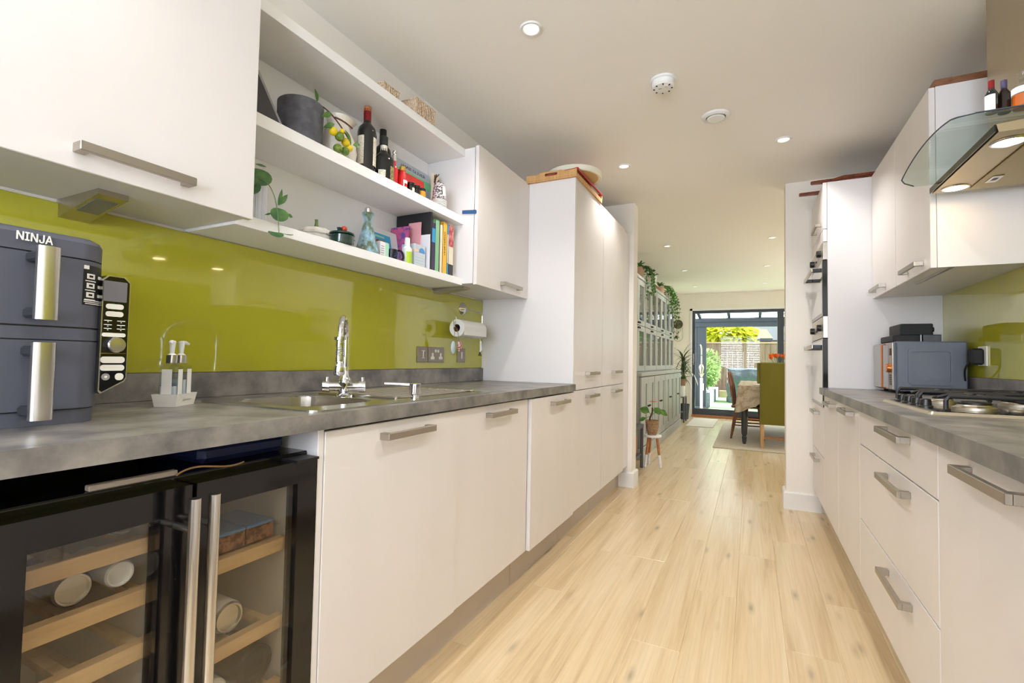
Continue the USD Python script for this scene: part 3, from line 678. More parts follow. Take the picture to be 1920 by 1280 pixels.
# ================================================================ SOCKETS AND PAPER ROLL
def plate(t, y0, y1, z0, z1, x=XW+.0095): return t.part('plate', cbox(x, x+.006, y0, y1, z0, z1, .0015), 'socket_steel', smooth=False)
X6 = XW+.0155
t = Th('switch', 'square steel cooker switch, left of the double socket on the splashback', 'switch', (X6, 2.014, 1.022)); pl = plate(t, 1.971, 2.057, 1.022, 1.103)
t.part('rocker', cat(cbox(X6, X6+.003, 2.012, 2.02, 1.042, 1.083), cbox(X6, X6+.003, 2.0, 2.031, 1.042, 1.046), cbox(X6, X6+.003, 2.0, 2.031, 1.079, 1.083)), 'socket_white', smooth=False)
t = Th('double_socket', 'steel double power socket with white inserts on the green splashback', 'socket', (X6, 2.135, 1.022)); plate(t, 2.064, 2.206, 1.022, 1.103)
for yy in (2.098, 2.172): t.part('insert', cat(cbox(X6, X6+.002, yy-.017, yy+.017, 1.037, 1.052), cbox(X6, X6+.002, yy-.007, yy+.007, 1.05, 1.072)), 'socket_white', smooth=False)
for yy in (2.124, 2.146): t.part('switch', cbox(X6, X6+.004, yy-.008, yy+.008, 1.074, 1.09), 'socket_white', smooth=False)
t = Th('switch', 'single steel switch under the paper towel roll', 'switch', (X6, 2.384, 1.022)); plate(t, 2.343, 2.425, 1.022, 1.103)
t.part('rocker', cbox(X6, X6+.003, 2.378, 2.391, 1.042, 1.083), 'socket_white', smooth=False)
hx = -1.43
t = Th('paper_towel_holder', 'chrome wall-mounted paper towel holder on the green splashback', 'paper towel holder', (XW+.01, 2.385, 1.33))
t.part('suction_disc', place(lathe([(.036, 0), (.036, .004), (.028, .014), (.012, .022), (0, .023)]), (XW+.0092, 2.39, 1.335), (0, 1, 0), (0, 0, 1)), 'chrome')
arm = [(XW+.03, 2.39, 1.33), (-1.47, 2.42, 1.325), (hx, 2.455, 1.315), (hx, 2.468, 1.30), (hx, 2.470, 1.23), (hx, 2.468, 1.217), (hx, 2.44, 1.214), (hx, 2.185, 1.214), (hx, 2.172, 1.218), (hx, 2.168, 1.25)]
t.part('arm', tube(arm, .0035, 8), 'chrome')
t = Th('paper_towel', 'white roll of paper towel on the chrome wall holder', 'paper towel', (hx, 2.32, 1.17))
def yl(prof, y, n=36): return place(lathe(prof, n=n), (hx, y, 1.21), (0, 0, 1), (1, 0, 0))
t.part('roll', yl([(.021, 0), (.046, 0), (.048, .002), (.048, .243), (.046, .245), (.021, .245)], 2.196), 'towel'); t.part('core', yl([(.0205, 0), (.021, .002), (.021, .243), (.0195, .245), (.0195, .0)], 2.196), 'cardboard')
t.part('loose_sheet', cbox(hx+.046, hx+.0475, 2.2, 2.44, 1.172, 1.212, .0005), 'towel', smooth=False)
t = Th('dish_brush', 'pale oval brush hanging on a cord from the left end of the towel holder', 'brush', (hx, 2.165, 1.06))
t.part('cord', tube(bez((hx, 2.176, 1.212), (hx+.004, 2.170, 1.17), (hx, 2.168, 1.135), n=6), .0014, 6), 'string'); t.part('head', ico((hx, 2.165, 1.103), .036, (.25, .55, 1.0), 3), 'pale_blue')
t = Th('patterned_scrubber', 'small red and white patterned scrubber hanging beside the pale brush', 'scrubber', (hx+.012, 2.195, 1.08))
t.part('cord', tube(bez((hx+.008, 2.18, 1.213), (hx+.02, 2.185, 1.17), (hx+.016, 2.198, 1.14), n=6), .0012, 6), 'string'); t.part('pad', ico((hx+.018, 2.2, 1.112), .03, (.25, .6, 1.0), 3), 'red_white')
t = Th('bottle_brush', 'thin white handled brush with dark bristles hanging at the right end of the towel holder', 'brush', (hx, 2.455, 1.05))
t.part('handle', tube([(hx, 2.452, 1.212), (hx, 2.452, 1.155), (hx, 2.456, 1.145), (hx+.003, 2.456, 1.10), (hx, 2.45, 1.085)], [.0015, .0015, .006, .007, .003], 10), 'white'); t.part('bristles', cat(*[tube([(hx, 2.45, 1.09), (hx+.008*np.cos(a), 2.45+.011*np.sin(a), 1.062)], .0014, 5) for a in np.linspace(0, 2*PI, 9, endpoint=False)]), 'black')
# ================================================================ THINGS ON THE OPEN SHELVES
def bottle(name, label, x, y, z0, prof, ma, cat_='bottle', cap=None, capm=None, labels=(), group=None):
    """labels: (z0, z1, angle from, angle to, radius, material)"""
    t = Th(name, label, cat_, (x, y, z0), group=group)
    t.part('glass', lathe([(r, z0+z) for r, z in prof], (x, y, 0), 32), ma)
    if cap: t.part('cap', lathe([(r, z0+z) for r, z in cap], (x, y, 0), 28), capm)
    for a, b, p, q, r, m in labels:
        A = np.radians(np.linspace(p, q, 14)); V, F = [], []
        for k in A: V += [(x+r*np.cos(k), y+r*np.sin(k), z0+a), (x+r*np.cos(k), y+r*np.sin(k), z0+b)]
        for i in range(13): F += [(2*i, 2*i+2, 2*i+3), (2*i, 2*i+3, 2*i+1)]
        t.part('label', trimesh.Trimesh(V, F, process=False), m, smooth=True)
    return t
obj('leaning_tray', hull([(x, y+d*.9, z+d*.45) for x in (-1.50, -1.35) for y, z in ((1.035, Z2+.001), (.852, 2.03)) for d in (0, .008)]), 'grey_metal', 'thin grey metal tray leaning at the left end of the middle shelf', 'tray', smooth=False)
x, y = -1.42, 1.15
t = Th('plant_pot', 'charcoal round plant pot on the middle shelf', 'pot', (x, y, Z2))
t.part('pot', lathe([(0, Z2), (.069, Z2), (.073, Z2+.004), (.076, Z2+.16), (.076, Z2+.168), (.073, Z2+.171), (.069, Z2+.168), (.066, Z2+.02), (0, Z2+.018)], (x, y, 0), 48), 'concrete_pot')
x, y = -1.415, 1.318
t = Th('jug', 'cream ceramic jug with a spout, between the charcoal pot and the wine bottle', 'jug', (x, y, Z2))
pr = [(0, 0), (.045, 0), (.050, .004), (.066, .04), (.070, .07), (.062, .11), (.046, .145), (.040, .165), (.044, .19), (.047, .20), (.043, .20), (.036, .165), (.05, .10), (0, .02)]
j = lathe([(r, Z2+z) for r, z in pr], (x, y, 0), 40); v = j.vertices.copy()
w = np.clip((v[:, 2]-(Z2+.165))/.035, 0, 1); a = np.arctan2(v[:, 1]-y, v[:, 0]-x); f = np.clip(np.cos(a-1.4), 0, 1)**6
v[:, 0] += .032*w*f*np.cos(1.4); v[:, 1] += .032*w*f*np.sin(1.4); v[:, 2] += .006*w*f; j.vertices = v
t.part('body', j, 'jug'); t.part('handle', tube(bez((x-.04, y, Z2+.185), (x-.115, y, Z2+.19), (x-.10, y, Z2+.08), (x-.062, y, Z2+.075), n=12), .006, 10), 'jug')
t = Th('lemon_branch', 'artificial lemon branch with green and yellow fruit hanging over the cream jug', 'branch', (-1.32, 1.24, 1.80))
t.part('twig', tube(bez((-1.41, 1.20, 1.955), (-1.35, 1.19, 1.93), (-1.325, 1.22, 1.90), (-1.32, 1.29, 1.83), n=12), .0025, 6), 'twig')
t.part('twig', tube(bez((-1.325, 1.215, 1.893), (-1.315, 1.25, 1.895), (-1.31, 1.285, 1.88), n=6), .003, 6), 'twig')
for (yy, zz, r, m) in ((1.207, 1.838, .015, 'lemon'), (1.247, 1.855, .010, 'lemon'), (1.265, 1.822, .015, 'lemon'), (1.283, 1.808, .013, 'lemon'), (1.230, 1.828, .0165, 'lime'), (1.224, 1.782, .016, 'lime'), (1.258, 1.786, .0155, 'lime')):
    t.part('lemon' if m == 'lemon' else 'lime', ico((-1.315, yy, zz), r, (1, .9, 1.15), 2).copy() if 0 else ico((-1.315-(0 if m == 'lime' else .006), yy, zz), r, (1, 1, 1), 2), m)
for b, d, L in (((-1.325, 1.20, 1.90), (.1, -.5, -.35), .05), ((-1.32, 1.21, 1.865), (.1, -.6, -.4), .055), ((-1.31, 1.25, 1.86), (.1, .5, -.6), .055), ((-1.40, 1.20, 1.955), (.3, -.3, .8), .045), ((-1.31, 1.29, 1.82), (.1, .6, .3), .04)):
    t.part('leaf', leaf(b, d, (1, .1, .2), L, .02, .2), 'leaf_mid')
FL = 1.0
WB = [(0, 0), (.034, 0), (.0375, .004), (.0375, .185), (.034, .205), (.020, .222), (.0145, .232), (.0135, .285), (.0145, .287), (.0145, .293), (0, .293)]
bottle('wine_bottle', 'tall dark wine bottle with a red foil neck on the middle shelf', -1.385, 1.437, Z2, WB, 'bottle_dark', 'wine bottle', [(.0142, .235), (.0150, .237), (.0150, .292), (.0150, .2945), (0, .2945)], 'foil_red',
       [(.05, .165, -5, 62, .0379, 'label_cream'), (.05, .165, -130, -62, .0379, 'label_cream'), (.275, .2935, -180, 180, .0153, 'cork_gold'), (.285, .2936, -180, 180, .0154, 'cork_gold')])
bottle('dark_bottle', 'squat black bottle with a round gold label on the middle shelf', -1.365, 1.515, Z2, [(0, 0), (.040, 0), (.043, .004), (.043, .095), (.036, .115), (.018, .133), (.0145, .14), (.014, .175), (0, .175)], 'bottle_black', 'bottle',
       [(.015, .165), (.016, .166), (.016, .200), (.0145, .202), (0, .202)], 'black_matt', [(.012, .072, -8, 38, .0434, 'label_gold'), (.010, .05, -75, -35, .0434, 'label_cream'), (.14, .164, -180, 180, .0147, 'label_cream')])
bottle('port_bottle', 'plain tall dark bottle behind the squat black bottle', -1.462, 1.615, Z2, WB, 'bottle_brown', 'bottle', [(.0142, .235), (.0152, .237), (.0152, .2945), (0, .295)], 'black')
bottle('oil_bottle', 'slim red oil bottle with a silver stopper on the middle shelf', -1.355, 1.570, Z2, [(0, 0), (.015, 0), (.0165, .003), (.0165, .085), (.009, .10), (.0075, .105), (.0075, .14), (0, .14)], 'oil_red', 'bottle',
       [(.0078, .118), (.0095, .12), (.0095, .142), (.0075, .150), (.0095, .156), (.008, .163), (0, .164)], 'steel')
bottle('sauce_bottle', 'small red sauce bottle with a gold lid and white label', -1.345, 1.613, Z2, [(0, 0), (.019, 0), (.021, .003), (.021, .05), (.018, .065), (.0115, .083), (.011, .093), (0, .093)], 'sauce_red', 'bottle',
       [(.0125, .092), (.0132, .094), (.0132, .108), (.012, .110), (0, .110)], 'gold_cap', [(.012, .048, -40, 50, .0214, 'label_white'), (.02, .034, -25, 35, .0217, 'sauce_red')])
for yy, m, lab, c in ((1.658, 'bottle_dark', 'small dark spice jar left of the orange one, in front of the red book', 'bottle_dark'), (1.697, 'bottle_dark', 'small black jar between the dark spice jar and the orange jar', 'black'), (1.737, 'orange', 'small jar with an orange label on the middle shelf', 'black')):
    bottle('spice_jar', lab, -1.335, yy, Z2, [(0, 0), (.0155, 0), (.017, .002), (.017, .038), (.015, .041), (0, .041)], m, 'jar', [(.0165, .0405), (.0172, .042), (.0172, .052), (0, .053)], c, [(.008, .03, -30, 50, .0173, 'label_cream')] if yy < 1.68 else ())
def leanbook(name, label, x0, y0, y1, h, th, lean, ma, cat_='book', z0=Z2):
    """A closed book standing face out, leaning back by `lean` metres."""
    t = Th(name, label, cat_, (x0, (y0+y1)/2, z0))
    sh = np.eye(4); sh[0, 2] = -lean/h; 
    def S(m): m = m.copy(); m.apply_translation((0, 0, -z0)); m.apply_transform(sh); m.apply_translation((0, 0, z0)); return m
    t.part('cover', S(cat(box(x0-.0025, x0, y0, y1, z0+.0005, z0+h), box(x0-th, x0-th+.0025, y0, y1, z0+.0005, z0+h), box(x0-th, x0, y0-.002, y0, z0+.0005, z0+h))), ma, smooth=False)
    t.part('pages', S(box(x0-th+.0026, x0-.0026, y0, y1-.004, z0+.003, z0+h-.003)), 'paper', smooth=False)
    return t, S
t, S = leanbook('cookbook', 'pale blue-grey cookbook with a black title and mint band, leaning at the back', -1.44, 1.715, 1.985, .225, .022, .045, 'book_blue_grey')
t.part('band', S(box(-1.4399, -1.4392, 1.716, 1.984, Z2+.135, Z2+.180)), 'book_mint', smooth=False)
t.part('title', S(text('JAMIE OLIVER', .014, (-1.4398, 1.755, Z2+.193), (0, 1, 0), (0, 0, 1), .0005, width=.19)), 'ink', smooth=False, label='title in black capitals')
t, S = leanbook('cookbook', 'red book leaning in front of the pale cookbook', -1.405, 1.69, 1.868, .142, .016, .02, 'book_red')
t.part('title', S(cat(*[text('Sofrito', .020, (-1.4049, 1.755, Z2+.105), (0, 1, 0), (0, 0, 1), .0004)][:0] + [tube([(-1.4047, 1.74+k*.01, Z2+.108+.006*math.sin(k*1.7)) for k in range(9)], .0009, 5)])), 'cork_gold', smooth=False)
x, y = -1.345, 1.885
t = Th('paper_cups', 'stack of upturned paper cups, the top one dark patterned, on the middle shelf', 'cups', (x, y, Z2))
t.part('patterned_cup', lathe([(.036, Z2+.048), (.036, Z2+.052), (.034, Z2+.054), (.026, Z2+.125), (.024, Z2+.127), (0, Z2+.124)], (x, y, 0), 32), 'pattern_cup')
for k in range(7): t.part('cup', lathe([(.0345, Z2+.0068*k), (.037, Z2+.001+.0068*k), (.037, Z2+.0045+.0068*k), (.0345, Z2+.006+.0068*k)], (x, y, 0), 32), 'cup_white')
A = np.radians(np.linspace(-25, 20, 8)); V = []
for k in A: V += [(x+.0345*np.cos(k), y+.0345*np.sin(k), Z2+.062), (x+.0292*np.cos(k), y+.0292*np.sin(k), Z2+.112)]
t.part('cup_label', trimesh.Trimesh(V, [f for i in range(7) for f in ((2*i, 2*i+2, 2*i+3), (2*i, 2*i+3, 2*i+1))], process=False), 'label_white', smooth=True)
t = Th('dried_sprig', 'dried brown sprig and cream card behind the paper cups', 'dried flowers', (-1.42, 1.95, Z2))
t.part('card', hull([(x, y, z) for x, y in ((-1.428, 1.930), (-1.426, 1.930), (-1.428, 1.99), (-1.426, 1.99)) for z in (Z2+.0005, Z2+.215)]), 'spine_cream', smooth=False)
t.part('sprig', cat(tube(bez((-1.41, 1.935, Z2+.001), (-1.415, 1.93, Z2+.1), (-1.40, 1.935, Z2+.2), n=8), .003, 6), *[tube(bez((-1.41, 1.932, Z2+.13+k*.015), (-1.40, 1.925+.02*(k % 2), Z2+.15+k*.015), (-1.395, 1.915+.035*(k % 2), Z2+.16+k*.015), n=5), .003, 6) for k in range(4)]), 'twig')
obj('blue_strip', hull([(xx, yy, z) for yy in (2.0215, 2.0235) for xx, z in ((-1.30, 1.770), (-1.30, 1.788), (-1.222, 1.762), (-1.222, 1.782), (-1.217, 1.766), (-1.217, 1.778))]), 'strip_blue', 'blue strip with a rounded end fixed to the white cabinet side at the middle shelf', 'strip', smooth=False)
# ---- lower shelf
x, y = -1.40, .965
t = Th('vase', 'ribbed white glass vase at the left end of the lower shelf', 'vase', (x, y, Z1))
V_ = [(0, Z1), (.040, Z1), (.042, Z1+.003), (.043, Z1+.128), (.041, Z1+.128), (.039, Z1+.006), (0, Z1+.005)]
vs = lathe(V_, (x, y, 0), 80); v = vs.vertices; a = np.arange(len(v)) % 2; v[:, :2] = np.array([x, y])+(v[:, :2]-[x, y])*(1-.025*a[:, None]); vs.vertices = v
t.part('body', vs, 'ribbed_glass')
t = Th('eucalyptus', 'artificial eucalyptus sprig in the ribbed vase, hanging over the lower shelf edge', 'plant', (x, y, Z1+.02))
t.part('stem', tube(bez((x, y, Z1+.02), (x, y, Z1+.15), (-1.36, .93, Z1+.16), (-1.32, .93, Z1+.12), n=12), .002, 6), 'stem_green')
t.part('stem', tube(bez((-1.335, .93, Z1+.13), (-1.27, .95, Z1+.13), (-1.262, .955, Z1+.03), (-1.262, .96, Z1-.035), n=14), .0014, 6), 'stem_green')
def disc_leaf(c, r, nrm, s=1.0):
    nrm = np.array(nrm, float)/np.linalg.norm(nrm); u = np.cross(nrm, (0, 0, 1.)); u /= np.linalg.norm(u); w = np.cross(nrm, u); c = np.array(c, float)
    V = [c]; F = []
    for k, ang in enumerate(np.linspace(0, 2*PI, 18, endpoint=False)):
        rr = r*(1+.10*math.cos(2*ang)); V.append(c+u*rr*np.cos(ang)*s+w*rr*np.sin(ang)+nrm*.10*r*np.cos(2*ang))
    for k in range(18): F.append((0, 1+k, 1+(k+1) % 18))
    return trimesh.Trimesh(V, F, process=False)
for c, r, n in (((-1.335, .945, 1.585), .030, (1, -.4, .2)), ((-1.35, .905, 1.585), .024, (.8, -.5, .5)), ((-1.335, .912, 1.548), .028, (1, -.5, -.1)), ((-1.325, .920, 1.565), .018, (1, -.3, .5)), ((-1.265, .962, 1.466), .0235, (1, -.4, .2)), ((-1.255, .945, 1.402), .020, (.5, -.2, .75)), ((-1.262, .985, 1.412), .019, (.25, -.1, 1))):
    t.part('leaf', disc_leaf(c, r, n), 'eucalyptus', smooth=True)
for b, d, L, W in (((-1.265, .955, 1.492), (.05, .25, 1), .055, .012), ((-1.265, .957, 1.492), (.0, .75, 1), .055, .016), ((-1.262, .985, 1.472), (0, 1, -.1), .022, .012), ((-1.263, .935, 1.462), (0, -1, -.5), .024, .006), ((-1.34, .93, 1.62), (0, 1, .15), .04, .008)):
    t.part('leaf', leaf(b, d, (1, 0, .1), L, W, .05), 'eucalyptus', smooth=True)
x, y = -1.432, 1.243
t = Th('pumpkin_dish', 'white ceramic pumpkin dish with a green stalk on the lower shelf', 'dish', (x, y, Z1))
def ribs(m, n, amp):
    v = m.vertices; a = np.arctan2(v[:, 1]-y, v[:, 0]-x); v[:, :2] = np.array([x, y])+(v[:, :2]-[x, y])*(1-amp*np.abs(np.sin(a*n/2))[:, None]*0+amp*np.cos(a*n)[:, None]); m.vertices = v; return m
t.part('bowl', ribs(lathe([(0, Z1), (.036, Z1), (.048, Z1+.010), (.054, Z1+.030), (.052, Z1+.040), (0, Z1+.040)], (x, y, 0), 72), 9, .04), 'pumpkin')
t.part('lid', ribs(lathe([(.052, Z1+.0405), (.058, Z1+.044), (.058, Z1+.052), (.046, Z1+.064), (.018, Z1+.069), (0, Z1+.066)], (x, y, 0), 72), 9, .05), 'pumpkin')
t.part('stalk', tube(bez((x, y, Z1+.064), (x, y+.002, Z1+.085), (x+.004, y-.003, Z1+.100), n=7), [.010, .0085, .007, .006, .0055, .0055, .006], 10), 'stem_green')
x, y = -1.325, 1.265
t = Th('casserole', 'small dark green lidded casserole pot with a tomato knob', 'pot', (x, y, Z1))
t.part('body', lathe([(0, Z1), (.035, Z1), (.041, Z1+.006), (.043, Z1+.034), (.040, Z1+.036), (0, Z1+.034)], (x, y, 0), 40), 'pot_green')
t.part('lid', lathe([(.040, Z1+.0365), (.045, Z1+.038), (.045, Z1+.041), (.042, Z1+.045), (.020, Z1+.053), (0, Z1+.055)], (x, y, 0), 40), 'pot_green')
t.part('knob', cat(lathe([(.007, Z1+.053), (.010, Z1+.062), (.004, Z1+.064), (0, Z1+.064)], (x, y-.012, 0), 16), ), 'pot_green'); t.part('knob', ico((x+.004, y+.006, Z1+.064), .0105, (1, 1, .9)) if 0 else ico((x+.004, y+.006, Z1+.062), .0105), 'tomato', label='red tomato shaped knob')
for s in (-1, 1): t.part('handle', cbox(x-.015, x+.015, y+s*.044-.004, y+s*.044+.006, Z1+.026, Z1+.031, .002), 'pot_green')
bottle('carafe', 'conical patterned oil carafe with a chrome stopper on the lower shelf', -1.36, 1.430, Z1, [(0, 0), (.044, 0), (.048, .004), (.047, .010), (.018, .125), (.0155, .135), (.0155, .145), (.024, .168), (.022, .168), (.012, .145), (0, .14)], 'carafe', 'carafe',
       [(.012, .150), (.0125, .166), (.014, .172), (.0135, .186), (.009, .191), (0, .192)], 'chrome')
t, S = leanbook('picture_card', 'white card with a bright blue picture leaning on the lower shelf behind the carafe', -1.425, 1.520, 1.712, .162, .010, .03, 'paper', 'card', Z1)
t.part('picture', S(box(-1.4249, -1.4243, 1.522, 1.665, Z1+.010, Z1+.138)), 'card_blue', smooth=False); t.part('photo', S(box(-1.4242, -1.4238, 1.565, 1.628, Z1+.055, Z1+.11)), 'card_face', smooth=False)
t.part('print_line', S(box(-1.4242, -1.4238, 1.53, 1.625, Z1+.120, Z1+.128)), 'mint', smooth=False)
t = Th('small_carton', 'small white and mint carton in front of the blue picture card', 'carton', (-1.35, 1.515, Z1))
t.part('box', cbox(-1.375, -1.335, 1.478, 1.528, Z1+.0002, Z1+.068, .001), 'paper', smooth=False); t.part('side_panel', box(-1.3349, -1.3344, 1.508, 1.528, Z1+.001, Z1+.067), 'mint', smooth=False); t.part('print', cat(*[box(-1.3349, -1.3344, 1.482, 1.500, Z1+.012+k*.009, Z1+.0145+k*.009) for k in range(5)]), 'ink_grey', smooth=False)
x, y = -1.345, 1.583
t = Th('mug', 'shiny black and blue mug with a big handle on the lower shelf', 'mug', (x, y, Z1))
t.part('cup', lathe([(0, Z1), (.022, Z1), (.025, Z1+.004), (.027, Z1+.052), (.025, Z1+.052), (.022, Z1+.006), (0, Z1+.005)], (x-.012, y-.012, 0), 32), 'black_blue')
t.part('handle', tube([(x+.012+.0*a, y+.012+.022*np.cos(a), Z1+.029+.023*np.sin(a)) for a in np.linspace(-1.9, 1.9, 14)], .005, 8), 'black')
x, y = -1.34, 1.651
bottle('spray_bottle', 'slim white spray bottle with a lime green label on the lower shelf', x, y, Z1, [(0, 0), (.019, 0), (.021, .003), (.021, .072), (.014, .082), (0, .083)], 'white', 'bottle', [(.013, .0825), (.0125, .085), (.011, .118), (.009, .121), (0, .1215)], 'white', [(.006, .058, -60, 80, .0214, 'lime_label')])
t = Th('storage_box', 'small clear pale box with a peach stripe and blue dome print on the lower shelf', 'box', (-1.36, 1.72, Z1))
t.part('box', cbox(-1.40, -1.325, 1.685, 1.762, Z1+.0002, Z1+.105, .002), 'clear_box', smooth=False)
t.part('print', cat(box(-1.398, -1.327, 1.6844, 1.6848, Z1+.070, Z1+.080), box(-1.3248, -1.3242, 1.687, 1.725, Z1+.070, Z1+.080)), 'peach_stripe', smooth=False)
t.part('dome_print', hull([(xx, 1.735+.022*np.cos(a), Z1+.07+.022*np.sin(a)) for xx in (-1.3248, -1.324) for a in np.linspace(0, PI, 10)]), 'blue_dome', smooth=False)
t.part('lines', cat(*[box(-1.3248, -1.3243, 1.690, 1.755, Z1+.012+k*.012, Z1+.016+k*.012) for k in range(4)]), 'pale_blue', smooth=False)
obj('floral_folder', hull([(xx, yy, z) for xx in (-1.50, -1.395) for yy, z in ((1.700, Z1+.001), (1.708, Z1+.001), (1.730, Z1+.20), (1.738, Z1+.20))]), 'floral', 'pink and purple floral folder standing on the lower shelf before the black folder', 'folder', smooth=False)
obj('pink_booklet', hull([(xx, yy, z) for xx in (-1.43, -1.36) for yy, z in ((1.766, Z1+.001), (1.770, Z1+.001), (1.770, Z1+.225), (1.774, Z1+.225))]), 'pink', 'thin pink striped booklet between the floral folder and the black folder', 'booklet', smooth=False)
obj('loose_papers', hull([(xx, yy, z) for xx in (-1.375, -1.312) for yy, z in ((1.7755, Z1+.001), (1.7785, Z1+.001), (1.7755, Z1+.165), (1.7785, Z1+.165))]), 'paper', 'white printed papers standing against the black folder', 'papers', smooth=False)
obj('black_folder', cbox(-1.512, -1.312, 1.780, 1.792, Z1+.0002, 1.7145, .001), 'book_black', 'tall black folder standing across the lower shelf, left of the row of books', 'folder', smooth=False)
def spine(label, y0, y1, h, ma, band=None, x=-1.315, title=None):
    t = Th('book', label, 'book', (-1.42, (y0+y1)/2, Z1), group='books at the right end of the lower shelf' if 0 else None)
    t.part('cover', cat(box(x-.16, x, y0, y0+.0015, Z1+.0002, Z1+h), box(x-.16, x, y1-.0015, y1, Z1+.0002, Z1+h), box(x-.0018, x, y0, y1, Z1+.0002, Z1+h)), ma, smooth=False)
    t.part('pages', box(x-.158, x-.002, y0+.0016, y1-.0016, Z1+.003, Z1+h-.003), 'paper', smooth=False)
    for a, b, m in band or (): t.part('band', box(x+.0001, x+.0006, y0+.0008, y1-.0008, Z1+a, Z1+b), m, smooth=False)
    if title: t.part('title', text(title, min(.010, (y1-y0)*.45), (x+.0002, (y0+y1)/2+.003, Z1+.09), (0, 0, 1), (0, -1, 0), .0005, width=.115), 'ink', smooth=False)
spine('dark purple book with a sky blue band, first spine beside the black folder', 1.7935, 1.820, .225, 'spine_purple', [(.135, .20, 'spine_sky')])
spine('light green book right of the purple spine', 1.8205, 1.853, .248, 'spine_green')
spine('cream slim book between the green and yellow books', 1.857, 1.880, .232, 'spine_cream')
spine('yellow cookbook with black title down the spine', 1.8805, 1.918, .252, 'spine_yellow', None, title='VEGETARIAN')
spine('slim pale blue and white book right of the yellow one', 1.9185, 1.930, .250, 'paper', [(0.002, .06, 'spine_sky'), (.2, .248, 'spine_sky')])
spine('book with red beans on its spine, last at the right end of the lower shelf', 1.9305, 1.972, .252, 'spine_cream', [(.145, .25, 'beans'), (.002, .058, 'spine_dark')])
# ---- on the top board
t = Th('wicker_basket', 'pale woven basket on top of the open shelves, near the far wall cabinet', 'basket', (-1.36, 1.72, Z3))
def woven(t, x0, x1, y0, y1, z0, z1, th=.006):
    m = mbox(x0, x1, y0, y1, z0, z1)-mbox(x0+th, x1-th, y0+th, y1-th, z0+th, z1+1)
    t.part('basket', m, 'wicker', smooth=False)
    n = int((y1-y0)/.012)
    t.part('weave', cat(*[tube([(x1+.0008*(1 if (k+j) % 2 else -1), y0+(k+.5)*(y1-y0)/n, z0+.004+j*(z1-z0-.006)/5) for j in range(6)], .0032, 5) for k in range(n)]), 'wicker', kind='stuff')
    t.part('rim', tube([(x0, y0, z1), (x1, y0, z1), (x1, y1, z1), (x0, y1, z1)], .004, 6, True), 'wicker')
woven(t, -1.44, -1.312, 1.650, 1.79, Z3, Z3+.082)
t = Th('wicker_basket', 'small woven basket on top of the open shelves, left of the bigger basket', 'basket', (-1.38, 1.53, Z3)); woven(t, -1.44, -1.335, 1.47, 1.565, Z3, Z3+.062)
obj('cream_box', cbox(-1.40, -1.325, 1.585, 1.644, Z3, Z3+.026, .004), 'spine_cream', 'low cream box between the two woven baskets', 'box')
# ---- on the left tall cabinets
t = Th('serving_tray', 'wooden serving tray with red edges on top of the left tall cabinet', 'tray', (-1.06, 2.83, ZT))
t.part('base', cbox(-1.225, -.905, 2.615, 3.15, ZT+.0003, ZT+.010), 'wood_light', smooth=False)
def side_y(y): 
    pl = [(-1.225, 0), (-.905, 0), (-.905, .036), (-.975, .032), (-1.0, .042), (-1.13, .042), (-1.155, .032), (-1.225, .036)]
    return place(tm(ext(pl, .010, [rrect(-1.105, -1.025, .016, .032, .006)])), (0, y+.010, ZT+.0103), (1, 0, 0), (0, 0, 1))
t.part('end', side_y(2.615), 'wood_light', smooth=False); t.part('end', side_y(3.14), 'wood_light', smooth=False)
t.part('side', cbox(-1.225, -1.215, 2.626, 3.139, ZT+.0103, ZT+.034), 'wood_light', smooth=False); t.part('side', cbox(-.915, -.905, 2.626, 3.139, ZT+.0103, ZT+.026), 'wood_light', smooth=False)
t = Th('red_tray', 'glossy red tray lying inside the wooden serving tray', 'tray', (-1.06, 2.83, ZT+.01))
t.part('base', cbox(-1.213, -.917, 2.632, 3.13, ZT+.011, ZT+.020, .003), 'tray_red'); t.part('rim', tube([(-1.208, 2.640, ZT+.045), (-.905, 2.632, ZT+.050), (-.902, 3.12, ZT+.048), (-1.208, 3.12, ZT+.045)], .008, 10, True), 'tray_red')
t.part('lining', cbox(-1.205, -.922, 2.636, 2.642, ZT+.020, ZT+.042), 'tray_red', smooth=False); t.part('lining', cbox(-.922, -.916, 2.645, 3.12, ZT+.020, ZT+.044), 'tray_red', smooth=False)
x, y, z = -1.00, 2.845, ZT+.0625
t = Th('platter', 'round cream platter on top of the red tray', 'platter', (x, y, z))
t.part('dish', lathe([(0, z+.012), (.150, z+.010), (.165, z+.006), (.172, z+.012), (.172, z+.038), (.168, z+.041), (.160, z+.036), (0, z+.030)], (x, y, 0), 56), 'platter')
t.part('underside', lathe([(0, z-.004), (.12, z-.004), (.15, z+.0098), (0, z+.0118)], (x, y, 0), 48), 'platter_base')

# ================================================================ KITCHEN, RIGHT RUN
YT = 3.452
obj('worktop', mbox(.370, XR-.0005, -.05, YT-.001, WT0, WT1), 'worktop', 'dark grey slate-effect worktop on the hob side', 'worktop', smooth=False)
obj('upstand', cbox(XR-.021, XR-.0005, -.05, YT-.001, WT1+.0003, 1.000), 'worktop', 'dark grey slate-effect upstand behind the hob', 'upstand', smooth=False)
obj('splashback', cbox(XR-.009, XR-.0005, -.05, YT-.001, 1.0005, 1.60), 'splash', 'glossy olive green glass splashback behind the hob and microwave', 'splashback', smooth=False)
def rcab(label, y0, y1, name='base_cabinet'):
    t = Th(name, label, 'cabinet', (.7, (y0+y1)/2, 0))
    t.part('body', mbox(.4155, .94, y0+.001, y1-.001, ZD, WT0-.0005), 'carcass', smooth=False)
    t.part('plinth', box(.478, .494, y0, y1, 0, ZD), 'plinth', smooth=False)
    return t
